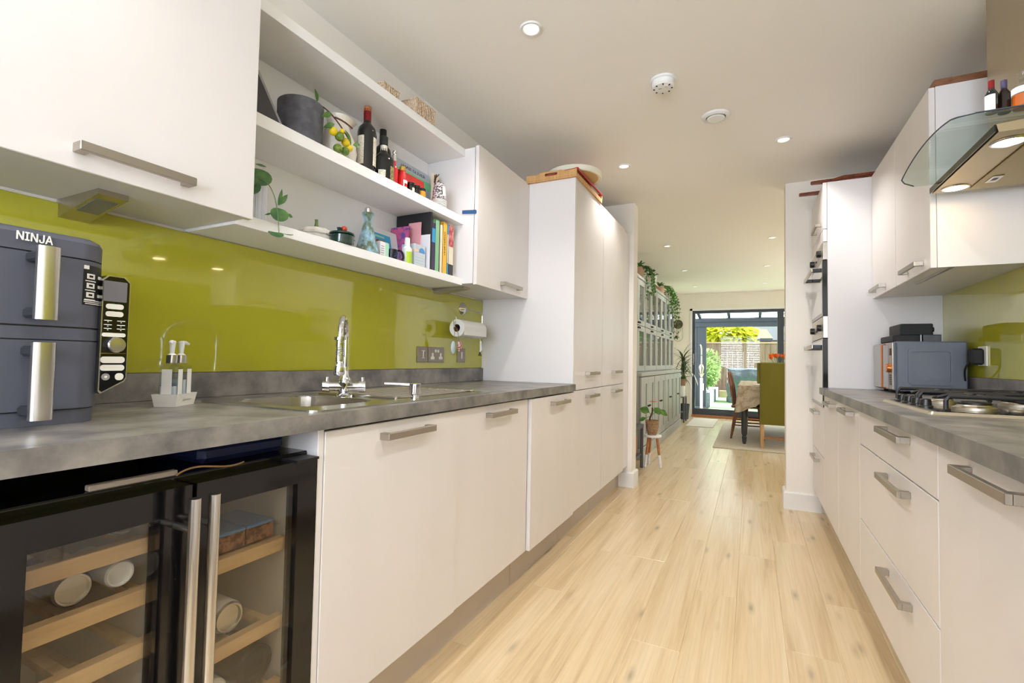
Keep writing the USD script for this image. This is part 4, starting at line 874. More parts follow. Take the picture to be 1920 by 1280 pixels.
t = rcab('right base cabinet nearest the camera, one tall pale door', .87, 1.472); door(t, 'R', XRF, .87, 1.472, ZD, .864, (1.17, .838, .25))
t = rcab('right base cabinet beside the camera, mostly out of the frame', .26, .868); door(t, 'R', XRF, .26, .868, ZD, .864, (.5, .838, .25))
t = rcab('right three-drawer unit under the hob', 1.474, 2.392)
for z0, z1, hz in ((.733, .864, .840), (.436, .729, .690), (ZD, .432, .385)): door(t, 'R', XRF, 1.474, 2.392, z0, z1, (1.825, hz, .27), name='drawer')
t = rcab('right base cabinet between the drawers and the narrow end cabinet', 2.394, 2.934); door(t, 'R', XRF, 2.394, 2.934, ZD, .864, (2.62, .838, .24))
t = rcab('right end base cabinet against the tall oven tower', 2.936, 3.45); door(t, 'R', XRF, 2.936, 3.45, ZD, .864, (3.13, .832, .24))
ZR = 2.165
t = Th('oven_tower', 'tall white cabinet holding the two built-in ovens on the right', 'cabinet', (.7, 3.76, 0))
t.part('body', mbox(.4155, XR-.002, YT+.018, 4.05, ZD, ZR-.001)-mbox(.40, .45, YT+.02, 4.045, .785, 1.80), 'carcass', smooth=False)
t.part('side_panel', cbox(.4156, XR-.002, YT, YT+.0175, WT1, ZR, .001), 'cabinet_side', smooth=False)
t.part('lower_side_panel', box(.4156, .94, YT, YT+.0175, ZD, WT1-.0002), 'cabinet_side', smooth=False)
door(t, 'R', XRF, YT, 4.05, 1.879, ZR, (3.66, 1.925, .24)); t.part('filler', cbox(XRF, .414, YT+.0015, 4.0485, 1.80, 1.876), 'cabinet', smooth=False)
door(t, 'R', XRF, YT, 4.05, .482, .786, (3.80, .735, .26), name='drawer'); door(t, 'R', XRF, YT, 4.05, ZD, .478, (3.80, .43, .26), name='drawer'); t.part('plinth', box(.478, .494, YT, 4.05, 0, ZD), 'plinth', smooth=False)
for nm, lab, z0, z1, zc, c in (('oven', 'upper built-in oven in the right tower, glass door with a steel bar handle', 1.345, 1.686, 1.798, 'oven'), ('oven', 'lower built-in oven in the right tower, above the two drawers', .790, 1.208, 1.343, 'oven')):
    t = Th(nm, lab, c, (.65, 3.76, z0))
    t.part('back_plate', mbox(.4152, .44, YT+.035, 4.025, z0+.005, zc-.004), 'black', smooth=False)
    t.part('control_panel', cbox(.392, .4150, YT+.003, 4.047, z1+.004, zc, .001), 'oven_steel', smooth=False)
    d = t.part('door', cbox(.390, .4150, YT+.003, 4.047, z0, z1, .001), 'black_gloss', smooth=False)
    t.part('glass', box(.3885, .3899, YT+.02, 4.03, z0+.02, z1-.012), 'oven_glass', smooth=False, parent=d)
    t.part('handle', cat(cbox(.336, .346, YT+.06, 4.0, z1-.062, z1-.036, .003)), 'oven_steel', parent=d); 
    for yy in (YT+.07, 3.96): t.part('handle_post', cbox(.345, .3885, yy, yy+.03, z1-.060, z1-.038, .002), 'black', parent=d)
    for yy in (3.56, 3.92): t.part('knob', place(lathe([(.021, 0), (.021, .020), (.018, .024), (0, .0245)]), (.3919, yy, (z1+zc)/2+.002), (0, -1, 0), (0, 0, 1)), 'knob_black')
    t.part('display', box(.3905, .3918, 3.68, 3.80, (z1+zc)/2-.015, (z1+zc)/2+.018), 'black_gloss', smooth=False)
# paddles and board on top
def paddle(label, x0, x1, y, w, z, ma):
    P = [(x0+.006, y-.012), (x0, y), (x0+.006, y+.012), (x0+.12, y+.016), (x0+.17, y+w/2), (x1-.02, y+w/2), (x1, y), (x1-.02, y-w/2), (x0+.17, y-w/2), (x0+.12, y-.016)]
    return obj('serving_paddle', tm(ext(P, .018).translate((0, 0, z))), ma, label, 'board')
paddle('reddish wooden serving paddle on the oven tower, nearer handle sticking out over the front', .335, .80, 3.51, .10, ZR+.0145, 'wood_red')
paddle('reddish wooden serving paddle on the oven tower, farther and lower handle toward the pier', .285, .78, 3.68, .16, ZR+.0003, 'wood_red')
obj('board_rest', cbox(.48, .74, 3.462, 3.562, ZR+.0003, ZR+.0142), 'wood_red', 'thin dark red board lying under the nearer serving paddle', 'board', smooth=False)
# wall cabinet right
t = Th('wall_cabinet', 'right wall cabinet with two pale doors between the hood and the oven tower', 'wall cabinet', (.8, 2.93, 1.437))
t.part('body', mbox(.6578, XR-.01, 2.432, 3.449, 1.445, ZR-.003), 'cabinet_side', smooth=False)
t.part('side_panel', cbox(.6578, XR-.0095, 2.428, 2.4318, 1.438, ZR, .0005), 'cabinet_side', smooth=False)
door(t, 'R', .637, 2.43, 2.94, 1.438, ZR, (2.64, 1.474, .24)); door(t, 'R', .637, 2.942, 3.449, 1.438, ZR, (3.26, 1.474, .24))
t.part('under_light', cbox(.70, .72, 2.46, 2.92, 1.4405, 1.4445), 'steel_brushed', smooth=False)
obj('chopping_board', cbox(.655, .93, 2.436, 2.80, ZR+.0005, ZR+.032, .003), 'wood_board', 'thick brown wooden chopping board lying on the right wall cabinet', 'board', smooth=False)
# cooker hood
HY0, HY1, HC = 1.80, 2.355, 2.085
t = Th('cooker_hood', 'steel cooker hood with an arched glass canopy over the hob', 'cooker hood', (.8, HC, 1.70))
def zg(y): return 1.800-.42*(y-HC)**2
xf = lambda y: .622+.10*((y-HC)/.3)**2*0
box_ = hull([(x, y, z) for y in np.linspace(HY0, HY1, 9) for x, z in ((.625, 1.712), (.62, 1.735), (XR-.01, 1.712), (XR-.01, zg(HY0)-.006))])
t.part('body', box_, 'hood_steel', smooth=False)
arc = [(y, zg(y)) for y in np.linspace(HY0+.0, HY1-.0, 15)]
front = hull([(x, y, z) for y in np.linspace(HY0+.01, HY1-.002, 12) for x, z in ((.618, 1.736), (.63, zg(y)-.0065 if 0 else 1.757), (.6235, 1.736))])
t.part('front_band', hull([(x, y, z) for y in (HY0, HY1) for x, z in ((.6165, 1.714), (.6198, 1.714), (.6165, 1.734), (.6198, 1.734))]), 'black_gloss', smooth=False, label='dark front strip')
V, F = [], []
ys = np.linspace(1.775, 2.402, 25)
def xfront(y): return .530+.10*max(0, (abs(y-HC)-.26)/.06)**2*.55
for y in ys:
    for x in (xfront(y), XR-.0095):
        for d in (0, .006): V.append((x, y, zg(y)+.004+d))
n = len(ys)
for i in range(n-1):
    a, b = 4*i, 4*i+4
    F += [(a, b, b+2), (a, b+2, a+2), (a+1, a+3, b+3), (a+1, b+3, b+1), (a, a+1, b+1), (a, b+1, b), (a+2, b+2, b+3), (a+2, b+3, a+3)]
F += [(0, 2, 3), (0, 3, 1), (4*n-4, 4*n-3, 4*n-1), (4*n-4, 4*n-1, 4*n-2)]
gl = trimesh.Trimesh(V, F, process=False); gl.fix_normals()
t.part('glass_canopy', gl, 'hood_glass', smooth=False, label='arched clear glass canopy')
t.part('glass_edge', cat(tube([(xfront(y)-.0004, y, zg(y)+.007) for y in ys], .0022, 6)), 'rubber' if 0 else 'anthracite', label='dark green polished front edge of the glass')
t.part('near_glass_edge', tube([(x, ys[0]-.0005, zg(ys[0])+.007) for x in np.linspace(xfront(ys[0]), XR-.01, 4)], .0022, 6), 'anthracite')
t.part('chimney', cbox(.75, XR-.0005, 1.93, 2.24, zg(HC)+.011, CZ-.0005, .002), 'chimney', smooth=False, label='brushed steel chimney')
t.part('filter', cbox(.725, .935, 1.83, 2.325, 1.7065, 1.7119), 'hood_filter', smooth=False); t.part('filter_latch', cbox(.745, .775, 2.19, 2.26, 1.7035, 1.7064), 'steel', smooth=False); t.part('latch_hole', cbox(.752, .766, 2.21, 2.235, 1.7030, 1.7036), 'black', smooth=False)
for yy in (1.89, 2.305):
    t.part('lamp_ring', lathe([(.036, 1.7118), (.037, 1.7085), (.041, 1.7095), (.043, 1.7118)], (.678, yy, 0), 32), 'steel')
    t.part('lamp', lathe([(0, 1.7095), (.0355, 1.7095), (.036, 1.7118)], (.678, yy, 0), 28), 'hood_glow')
    L = light(t.path+('/bulb' if yy < 2 else '/bulb_001'), UsdLux.DiskLight, 36.0, (1, .68, .34), Gf.Matrix4d().SetTranslate(Gf.Vec3d(.678-.8, yy-HC, 1.704-1.70)), Radius=.036)
# bottles on the hood
zb = zg(1.847)+.0105
bottle('miniature_bottle', 'miniature wine bottle with a red cap and white label on the cooker hood glass', .627, 1.847, zb, [(0, 0), (.013, 0), (.0145, .002), (.0145, .055), (.0075, .070), (.006, .074), (.006, .095), (0, .095)], 'bottle_dark', 'bottle', [(.0064, .072), (.0072, .073), (.0072, .0965), (0, .097)], 'foil_red', [(.004, .052, 150, 285, .0148, 'label_white')])
zb = zg(1.842)+.0105
bottle('miniature_bottle', 'miniature dark bottle with a dull purple cap, right of the red-capped one on the hood', .658, 1.858, zb, [(0, 0), (.013, 0), (.0145, .002), (.0145, .055), (.0075, .070), (.006, .074), (.006, .095), (0, .095)], 'bottle_brown', 'bottle', [(.0064, .072), (.0072, .073), (.0072, .0965), (0, .097)], 'spine_purple')
zb = zg(1.80)+.0105
t = bottle('decanter', 'clear decanter with amber whisky and a glass stopper on the cooker hood', .690, 1.835, zb+.004, [(0, 0), (.022, 0), (.024, .003), (.024, .060), (.010, .072), (.009, .083), (0, .083)], 'clear_glass', 'decanter', [(.008, .0835), (.010, .086), (.007, .092), (.011, .100), (.011, .108), (0, .113)], 'clear_glass', [(.042, .060, 140, 300, .0244, 'label_white')])
t.part('whisky', lathe([(0, zb+.008), (.0225, zb+.008), (.0225, zb+.044), (0, zb+.044)], (.690, 1.835, 0), 28), 'whisky')
# ---- hob
hx0, hx1, hy0, hy1, hz = .455, .935, 1.775, 2.325, WT1+.0003
t = Th('gas_hob', 'steel gas hob with black pan supports in the right worktop', 'hob', (.7, HC, hz))
t.part('plate', tm(m3.Manifold.hull_points(np.array([(*p, z) for p in rrect(hx0, hx1, hy0, hy1, .012) for z in (hz, )]+[(*p, hz+.008) for p in rrect(hx0+.006, hx1-.006, hy0+.006, hy1-.006, .010)], np.float32))), 'hob_glass', smooth=20)
zt = hz+.008
t.part('glass_top', cbox(hx0+.022, hx1-.012, hy0+.012, hy1-.012, zt, zt+.0015, .0005), 'black_gloss', smooth=False)
zt += .0016
for bx, by, br in ((.60, 1.915, .042), (.80, 1.915, .030), (.60, 2.19, .030), (.80, 2.19, .042)):
    b = t.part('burner', lathe([(br+.012, zt), (br+.010, zt+.008), (br, zt+.012), (br*.95, zt+.016), (0, zt+.016)], (bx, by, 0), 28), 'steel_brushed'); t.part('burner_cap', lathe([(br*.92, zt+.0162), (br*.9, zt+.022), (br*.8, zt+.025), (0, zt+.025)], (bx, by, 0), 28), 'black', parent=b)
def grate(y0, y1):
    x0, x1 = hx0+.045, hx1-.03; r = .0062; z = zt+.043
    bars = t.part('pan_support', tube([(x0, y0+.01, zt+.006), (x0, y0+.01, z-.012), (x0+.008, y0+.01, z), (x1-.008, y0+.01, z), (x1, y0+.01, z-.012), (x1, y0+.01, zt+.006)], r, 8), 'iron')
    t.part('bar', tube([(x0, y1-.01, zt+.006), (x0, y1-.01, z-.012), (x0+.008, y1-.01, z), (x1-.008, y1-.01, z), (x1, y1-.01, z-.012), (x1, y1-.01, zt+.006)], r, 8), 'iron', parent=bars)
    for xx in ((x0+x1)/2,): t.part('bar', tube([(xx, y0+.01, z-.014), (xx, y1-.01, z-.014)], r, 8), 'iron', parent=bars)
    ym = (y0+y1)/2
    for xc in (.60, .80):
        for dx, dy in ((1, 0), (-1, 0), (0, 1), (0, -1)):
            t.part('finger', tube([(xc+dx*.088, ym+dy*.105, z-.010), (xc+dx*.06, ym+dy*.07, z), (xc+dx*.024, ym+dy*.024, z)], .005, 8), 'iron', parent=bars)
grate(1.785, 2.045); grate(2.055, 2.315)
for k in range(4):
    yy = 1.90+k*.088+.045
    t.part('control_knob', lathe([(.019, zt), (.019, zt+.004), (.0155, zt+.006), (.0145, zt+.024), (.012, zt+.026), (0, zt+.026)], (.492, yy, 0), 24), 'knob_black')
# ---- microwave
mx0, mx1, my0, my1, mz = .652, .925, 3.02, 3.425, WT1+.012
t = Th('microwave', 'blue-grey microwave with a copper trimmed door in the right corner', 'microwave', (.78, 3.22, WT1))
t.part('case', cbox(mx0, mx1, my0, my1, mz, mz+.25, .006), 'microwave', smooth=20)
t.part('side_emboss', tm(ext(rrect(mx0+.045, mx1-.05, mz+.035, mz+.215, .012), .003, [rrect(mx0+.053, mx1-.058, mz+.043, mz+.207, .010)])).copy() if 0 else place(tm(ext(rrect(mx0+.045, mx1-.05, 0.035, .215, .018), .007, [rrect(mx0+.060, mx1-.065, .050, .200, .012)])), (0, my0+.0005, mz), (1, 0, 0), (0, 0, 1)), 'microwave', smooth=False)
t.part('front', cbox(mx0-.010, mx0-.0003, my0+.002, my1-.002, mz+.004, mz+.246, .003), 'microwave', smooth=False)
dd = t.part('door', cbox(mx0-.018, mx0-.0105, my0+.085, my1-.004, mz+.008, mz+.242, .002), 'micro_door', smooth=False)
t.part('door_handle', tube([(mx0-.018, my0+.125, mz+.012), (mx0-.034, my0+.125, mz+.014), (mx0-.034, my0+.125, mz+.236), (mx0-.018, my0+.125, mz+.238)], .0045, 8), 'copper', parent=dd, label='copper bar handle')
t.part('control_strip', cbox(mx0-.0145, mx0-.0105, my0+.006, my0+.082, mz+.008, mz+.242, .001), 'oven_steel', smooth=False)
t.part('dial', place(lathe([(.022, 0), (.022, .016), (.019, .019), (0, .0192)]), (mx0-.0146, my0+.045, mz+.115), (0, -1, 0), (0, 0, 1)), 'copper', label='copper dial')
for k in range(5): t.part('button', cbox(mx0-.0165, mx0-.0146, my0+.03, my0+.06, mz+.03+k*.011, mz+.038+k*.011, .0005), 'black', smooth=False)
t.part('display', box(mx0-.0155, mx0-.0146, my0+.02, my0+.07, mz+.18, mz+.215), 'black_gloss', smooth=False)
for xx in (mx0+.03, mx1-.04):
    for yy in (my0+.04, my1-.05): t.part('foot', lathe([(.010, WT1+.0003), (.013, mz-.0002), (0, mz-.0001)], (xx, yy, 0), 14), 'black')
z = mz+.2503
t = Th('toaster', 'black toaster-like appliance standing on top of the microwave', 'appliance', (.76, 3.2, z))
t.part('base', cbox(.655, .835, 3.10, 3.36, z, z+.034, .004), 'black_matt'); t.part('body', cbox(.690, .824, 3.12, 3.34, z+.0342, z+.094, .004), 'black_matt')
t.part('knob', cyl((.824, 3.16, z+.066), (.836, 3.16, z+.066), .012), 'black'); t.part('foot_plate', cbox(.772, .845, 3.08, 3.099, z, z+.036, .002), 'black'); t.part('side_bar', cbox(.7645, .7695, 3.088, 3.098, z, z+.036, .001), 'grey_metal', smooth=False)
t = Th('wall_socket', 'white edged socket plate with a black plug on the green splashback by the microwave', 'socket', (XR-.02, 2.93, 1.06))
t.part('plate', cbox(XR-.016, XR-.0092, 2.885, 2.975, 1.055, 1.145), 'socket_white', smooth=False)
t.part('plug', cbox(XR-.06, XR-.0162, 2.90, 2.955, 1.06, 1.135, .008), 'black_matt'); t.part('cable', tube(bez((XR-.06, 2.93, 1.07), (XR-.09, 2.95, 1.03), (XR-.03, 3.04, .98), (XR-.026, 3.10, .914), n=12), .004, 8), 'black')
# ================================================================ DINING ROOM
def dresser(label, y0):
    y1 = y0+.808; t = Th('dresser', label, 'dresser', (-1.3, (y0+y1)/2, 0))
    t.part('plinth', cbox(XW+.002, -1.045, y0+.0005, y1-.0005, 0.0, .115, .004), 'dresser', smooth=False)
    t.part('base', mbox(XW+.002, -1.072, y0+.001, y1-.001, .1152, .885), 'dresser', smooth=False)
    t.part('base_top', cbox(XW+.002, -1.045, y0+.0005, y1-.0005, .8852, .925, .004), 'dresser', smooth=False)
    t.part('side_shadow_gap', box(-1.0718, -1.070, y0+.002, y1-.002, .118, .884), 'dresser_dark', smooth=False)
    for i in (0, 1):
        a, b = y0+.012+i*.394, y0+.012+i*.394+.389
        fr = mbox(-1.0698, -1.05, a, b, .128, .876)-mbox(-1.063, -1.0, a+.075, b-.075, .205, .80)
        d = t.part('door', fr, 'dresser', smooth=False)
        t.part('knob', cyl((-1.0498, b-.035 if i == 0 else a+.035, .55), (-1.028, b-.035 if i == 0 else a+.035, .55), .008, .011, 14), 'knob_dark', parent=d)
    # glass upper part, 36 cm deep
    sh = mbox(XW+.002, -1.193, y0+.001, y1-.001, .9252, 2.02)-mbox(XW+.015, -1.1, y0+.02, y1-.02, .945, 2.0)
    t.part('upper_case', sh, 'dresser', smooth=False)
    for z in (1.22, 1.475, 1.74): t.part('shelf', box(XW+.016, -1.21, y0+.021, y1-.021, z, z+.018), 'dresser', smooth=False)
    t.part('cornice', cbox(XW+.002, -1.165, y0+.0005, y1-.0005, 2.0202, 2.062, .006), 'dresser', smooth=False)
    for z0, z1, kz in ((.935, 1.468, 1.44), (1.474, 2.012, 1.50)):
        for i in (0, 1):
            a, b = y0+.012+i*.394, y0+.012+i*.394+.389
            d = t.part('glass_door', mbox(-1.1928, -1.17, a, b, z0, z1)-mbox(-1.3, -1.0, a+.062, b-.062, z0+.062, z1-.062), 'dresser', smooth=False)
            t.part('pane', box(-1.185, -1.181, a+.058, b-.058, z0+.058, z1-.058), 'pane', smooth=False, parent=d)
            t.part('knob', cyl((-1.1698, b-.03 if i == 0 else a+.03, kz), (-1.148, b-.03 if i == 0 else a+.03, kz), .008, .011, 14), 'knob_dark', parent=d)
    return t
for k, lab in enumerate(('grey glazed dresser unit nearest the kitchen, partly behind the white wall pier', 'grey glazed dresser unit second from the kitchen, under the trailing plant pots', 'grey glazed dresser unit third from the kitchen', 'grey glazed dresser unit farthest from the kitchen, next to the spiky plant')):
    dresser(lab, 5.215+k*.81)
def trailing(label, x, y, r, h, potm, leafm, L, side=1, tuft=.06, seed=1, saucer=True):
    rg = random.Random(seed); z = 2.0623
    t = Th('potted_plant', label, 'plant', (x, y, z))
    if saucer: t.part('saucer', lathe([(0, z), (r*1.05, z), (r*1.2, z+.014), (r*1.1, z+.014), (0, z+.006)], (x, y, 0), 24), 'saucer')
    z += .0065 if saucer else 0
    t.part('pot', lathe([(0, z), (r*.75, z), (r, z+h), (r*.9, z+h), (r*.85, z+h*.9), (0, z+h*.88)], (x, y, 0), 28), potm)
    lv = []
    for k in range(45): 
        a, e = rg.uniform(0, 2*PI), rg.uniform(.2, 1.3); d = (np.cos(a)*np.cos(e), np.sin(a)*np.cos(e), np.sin(e))
        c = np.array((x, y, z+h))+np.array(d)*rg.uniform(.01, tuft); lv.append(leaf(c, d, (0, .3, 1), .04, .022, .4, 3))
    for s in range(6 if L else 0):
        a = rg.uniform(-.9, .9); p0 = np.array((x+.6*r*np.cos(a), y+.5*r*np.sin(a), z+h)); out = r*1.25+rg.uniform(0, .06); Ls = L*rg.uniform(.5, 1.0)
        p = bez(p0, p0+[out*np.cos(a), out*np.sin(a)*side, .07], p0+[out*1.25*np.cos(a), out*np.sin(a), -Ls*.5], p0+[out*1.1*np.cos(a), out*np.sin(a)*1.1, -Ls], n=14)
        lv.append(tube(p, .0018, 4))
        for q in p[2:]:
            for _ in range(3):
                d = (rg.uniform(-.4, 1), rg.uniform(-1, 1), rg.uniform(-.9, .2)); lv.append(leaf(q, d, (0, 0, 1), .038, .022, .3, 3))
    t.part('foliage', cat(*lv), leafm, smooth=True, kind='stuff')
trailing('white pot with a trailing green plant on the dresser, nearest the kitchen', -1.26, 6.05, .075, .15, 'terracotta_pale', 'leaf_trail', .40, seed=3)
trailing('pale pot with a small bushy plant on the dresser, second from the kitchen', -1.25, 6.80, .085, .16, 'pot_white', 'leaf_dark', 0, seed=4, tuft=.09)
trailing('pale bowl with a trailing plant on the dresser, third from the kitchen', -1.26, 7.55, .085, .12, 'terracotta_pale', 'leaf_mid', .45, seed=5)
trailing('long trailing plant in a small pot at the far end of the dresser top', -1.24, 8.30, .07, .12, 'pot_white', 'leaf_trail', .75, seed=6)
# dark side bench with the stool and the anthurium
t = Th('side_bench', 'dark grey low bench with two shelves, half hidden behind the left wall pier', 'bench', (-1.24, 4.66, 0))
t.part('top', cbox(-1.515, -.955, 4.44, 4.89, .395, .43, .003), 'bench', smooth=False); t.part('shelf', cbox(-1.50, -.975, 4.46, 4.87, .12, .14, .003), 'bench', smooth=False)
for x in (-1.51, -.985):
    for y in (4.445, 4.86): t.part('leg', cbox(x, x+.028, y, y+.028, 0, .3948, .002), 'bench', smooth=False)
obj('wicker_box', cbox(-1.35, -1.0, 4.50, 4.80, .1403, .32, .01), 'wood_warm', 'brown box standing on the lower shelf of the dark bench', 'box')
sx, sy = -.885, 4.985
t = Th('stool', 'small white three-legged stool with white-dipped wooden legs by the dresser', 'stool', (sx, sy, 0))
t.part('seat', lathe([(0, .292), (.075, .292), (.085, .298), (.085, .312), (.08, .316), (0, .316)], (sx, sy, 0), 36), 'white')
for a in (2.2, 4.0, 5.9):
    p0, p1 = np.array((sx+.05*np.cos(a), sy+.05*np.sin(a), .2915)), np.array((sx+.092*np.cos(a), sy+.092*np.sin(a), .002)); pm = p0*.42+p1*.58
    l = t.part('leg', cyl(p0, pm, .014, .013, 14), 'wood_warm'); t.part('dipped_tip', cyl(pm, p1, .0132, .0115, 14), 'white', parent=l, label='white painted leg end')
x, y, z = sx-.005, sy-.005, .3163
t = Th('anthurium', 'red-flowered anthurium in a rope-textured pot on the small white stool', 'plant', (x, y, z))
t.part('pot', lathe([(0, z), (.042, z), (.058, z+.05), (.066, z+.12), (.067, z+.145), (.060, z+.145), (.055, z+.12), (0, z+.12)], (x, y, 0), 36), 'pot_rope')
t.part('stem', tube(bez((x-.02, y, z+.12), (x-.04, y, z+.18), (x+.01, y, z+.19), (x, y, z+.27), n=10), .008, 8), 'bark')
for c, d, L, W in (((x-.03, y, z+.22), (-1, -.2, .5), .10, .085), ((x+.06, y+.0, z+.25), (1, .1, -.5), .10, .06), ((x+.02, y, z+.27), (.6, -.4, -.5), .09, .07), ((x-.06, y, z+.16), (-1, .1, -.3), .08, .05)):
    t.part('leaf', leaf(c, d, (0, -.8, .6), L, W, .2), 'leaf_mid', smooth=True); t.part('stalk', tube([(x-.01, y, z+.19), c], .0025, 5), 'stem_green')
t.part('stalk', tube(bez((x, y, z+.2), (x, y, z+.28), (x+.005, y, z+.325), n=6), .0025, 5), 'stem_green')
t.part('flower', cat(*[leaf((x+.005, y, z+.325), (np.cos(a), np.sin(a), .35), (0, 0, 1), .045, .04, .2, 4) for a in np.linspace(0, 2*PI, 5, endpoint=False)]), 'petal_red', smooth=True, label='coral red flower')
# far corner
t = Th('wall_clock', 'round brown wall clock with wire loop and pendulum in the far corner', 'clock', (-1.30, YF-.03, 1.45))
fy = YF-.0005
t.part('face', place(lathe([(.088, 0), (.090, .010), (.086, .018), (0, .018)], n=40), (-1.30, fy, 1.80), (1, 0, 0), (0, 0, 1)), 'clock')
t.part('wire_loop', tube([(-1.30+.082*np.cos(a), fy-.010, (1.80 if np.sin(a) > 0 else 1.55)+.085*np.sin(a)) for a in np.linspace(0, 2*PI, 40, endpoint=False)], .003, 6, True), 'wire')
t.part('pendulum', cat(cyl((-1.33, fy-.013, 1.72), (-1.33, fy-.013, 1.56), .003, n=8)), 'clock'); t.part('bob', place(lathe([(.03, 0), (.03, .007), (0, .0075)], n=24), (-1.33, fy-.006, 1.545), (1, 0, 0), (0, 0, 1)), 'clock')
t.part('mark', cat(*[box(-1.36+k*.02, -1.352+k*.02, fy-.0195, fy-.0185, 1.79+k*.03, 1.83+k*.03) for k in range(2)]), 'ivory', smooth=False)
t = Th('plant_stand', 'dark metal plant stand with a lower shelf beyond the dresser end', 'plant stand', (-1.15, 9.0, 0))
for x in (-1.25, -1.05):
    for y in (8.86, 9.16): t.part('leg', cbox(x-.012, x+.012, y-.012, y+.012, 0, .43, .002), 'bench', smooth=False)
t.part('top', cbox(-1.265, -1.035, 8.845, 9.175, .4302, .446, .003), 'bench', smooth=False); t.part('shelf', cbox(-1.238, -1.062, 8.873, 9.147, .16, .174, .002), 'bench', smooth=False)
x, y, z = -1.10, 8.97, .4463
t = Th('orchid', 'white drooping orchid in a woven pot on the dark plant stand', 'plant', (x, y, z))
t.part('inner_pot', lathe([(0, z), (.05, z), (.06, z+.19), (0, z+.19)], (x, y, 0), 28), 'white_ceramic'); t.part('pot', lathe([(.0, z+.1903), (.062, z+.1903), (.075, z+.31), (.068, z+.31), (.06, z+.28), (0, z+.28)], (x, y, 0), 32), 'pot_rope')
for a, L in ((-.3, .22), (.5, .2), (2.5, .2), (-1.2, .22)): t.part('leaf', leaf((x, y, z+.29), (np.cos(a), np.sin(a), 1.0), (0, 0, 1), L, .07, .5), 'leaf_dark', smooth=True)
t.part('stem', tube(bez((x, y, z+.29), (x+.03, y, z+.48), (x+.14, y-.02, z+.46), (x+.2, y-.03, z+.40), n=12), .004, 6), 'stem_green')
for k, (dx, dz, L) in enumerate(((.20, .40, .22), (.13, .27, .14), (.16, .43, .08))): t.part('flower', leaf((x+dx, y-.03, z+dz), (.45, 0, -1), (1, -.6, 0), L, .035, .1), 'petal_white', smooth=True)
x, y = -1.13, 9.44
t = Th('dracaena', 'tall spiky dracaena in the far corner between the dresser and the garden door', 'plant', (x, y, 0))
t.part('pot', lathe([(0, .0005), (.09, .0005), (.115, .28), (.108, .28), (.10, .25), (0, .25)], (x, y, 0), 32), 'anthracite'); t.part('soil', lathe([(0, .252), (.098, .2505)], (x, y, 0), 24), 'soil')
t.part('trunk', tube(bez((x, y, .25), (x+.02, y, .7), (x-.02, y, 1.15), n=8), .018, 10), 'bark')
rg = random.Random(2); lv = []
for k in range(75):
    a, e = rg.uniform(0, 2*PI), rg.uniform(-.5, 1.5); d = (np.cos(a)*np.cos(e), np.sin(a)*np.cos(e), np.sin(e)); h = rg.uniform(.75, 1.2)
    lv.append(leaf((x, y, h), d, (0, 0, 1), rg.uniform(.22, .32), .024, rg.uniform(.3, .9), 6, .6))
t.part('foliage', cat(*lv), 'leaf_drac', smooth=True, kind='stuff')
# rugs
obj('rug', cbox(-.43, 1.75, 6.50, 9.45, .0003, .011, .003), 'rug', 'large pale beige rug under the dining table', 'rug')
obj('door_mat', cbox(-.97, -.55, 8.42, 9.72, .0003, .008, .003), 'mat_rug', 'long pale mat on the floor leading to the garden door', 'mat')
# table
RZ = .0113
tx0, tx1, ty0, ty1 = -.15, .80, 6.88, 8.95
t = Th('dining_table', 'dining table with dark grey turned legs under a patterned cloth', 'table', (.32, 7.9, RZ))
t.part('top', cbox(tx0, tx1, ty0, ty1, .725, .757, .003), 'table_leg', smooth=False); t.part('apron', mbox(tx0+.05, tx1-.05, ty0+.05, ty1-.05, .63, .7248)-mbox(tx0+.075, tx1-.075, ty0+.075, ty1-.075, .5, .9), 'table_leg', smooth=False)
for x in (tx0+.07, tx1-.07):
    for y in (ty0+.07, ty1-.07):
        t.part('leg', lathe([(.018, RZ), (.024, RZ+.03), (.030, RZ+.09), (.022, RZ+.10), (.034, RZ+.13), (.038, RZ+.35), (.036, RZ+.42), (.042, RZ+.44), (.042, .629), (0, .6295)], (x, y, 0), 20), 'table_leg')
def cloth():
    per, nrm = [], []
    P = rrect(tx0-.006, tx1+.006, ty0-.006, ty1+.006, .03, 5); n = len(P)
    Q = []
    for i in range(n):
        a, b = np.array(P[i]), np.array(P[(i+1) % n]); k = max(1, int(np.linalg.norm(b-a)/.03))
        Q += [a+(b-a)*j/k for j in range(k)]
    Q = np.array(Q); c = np.array([(tx0+tx1)/2, (ty0+ty1)/2]); T = np.roll(Q, -1, 0)-np.roll(Q, 1, 0); N = np.stack([T[:, 1], -T[:, 0]], 1); N /= np.linalg.norm(N, axis=1)[:, None]
    m = len(Q); V = [(*c, .7605)]; V += [(*q*1.0, .7605) for q in Q]; F = [(0, 1+i, 1+(i+1) % m) for i in range(m)]
    lev = 7
    for l in range(1, lev+1):
        f = l/lev
        for i in range(m):
            s = i*.03; cd = min(np.linalg.norm(Q[i]-np.array(p)) for p in ((tx0, ty0), (tx1, ty0), (tx0, ty1), (tx1, ty1)))
            drop = .25+.10*math.exp(-(cd/.14)**2)+.015*math.sin(s*9)
            if Q[i][1] < ty0+.02 and Q[i][0] > .07: drop = .235-.0*s
            if Q[i][1] < ty0+.02 and .06 < Q[i][0] < .70: drop = .22
            rip = f*(.012*math.sin(s*22)+.02*math.exp(-(cd/.1)**2))+.010*f
            V.append((*(Q[i]+N[i]*rip), .7605-.003-drop*f))
        for i in range(m):
            a, b = 1+(l-1)*m+i, 1+(l-1)*m+(i+1) % m; F += [(a, a+m, b+m), (a, b+m, b)]
    return trimesh.Trimesh(V, F, process=False)
cm = cloth()
obj('tablecloth', cm, 'cloth', 'pale patterned tablecloth draped over the dining table', 'tablecloth', smooth=40)
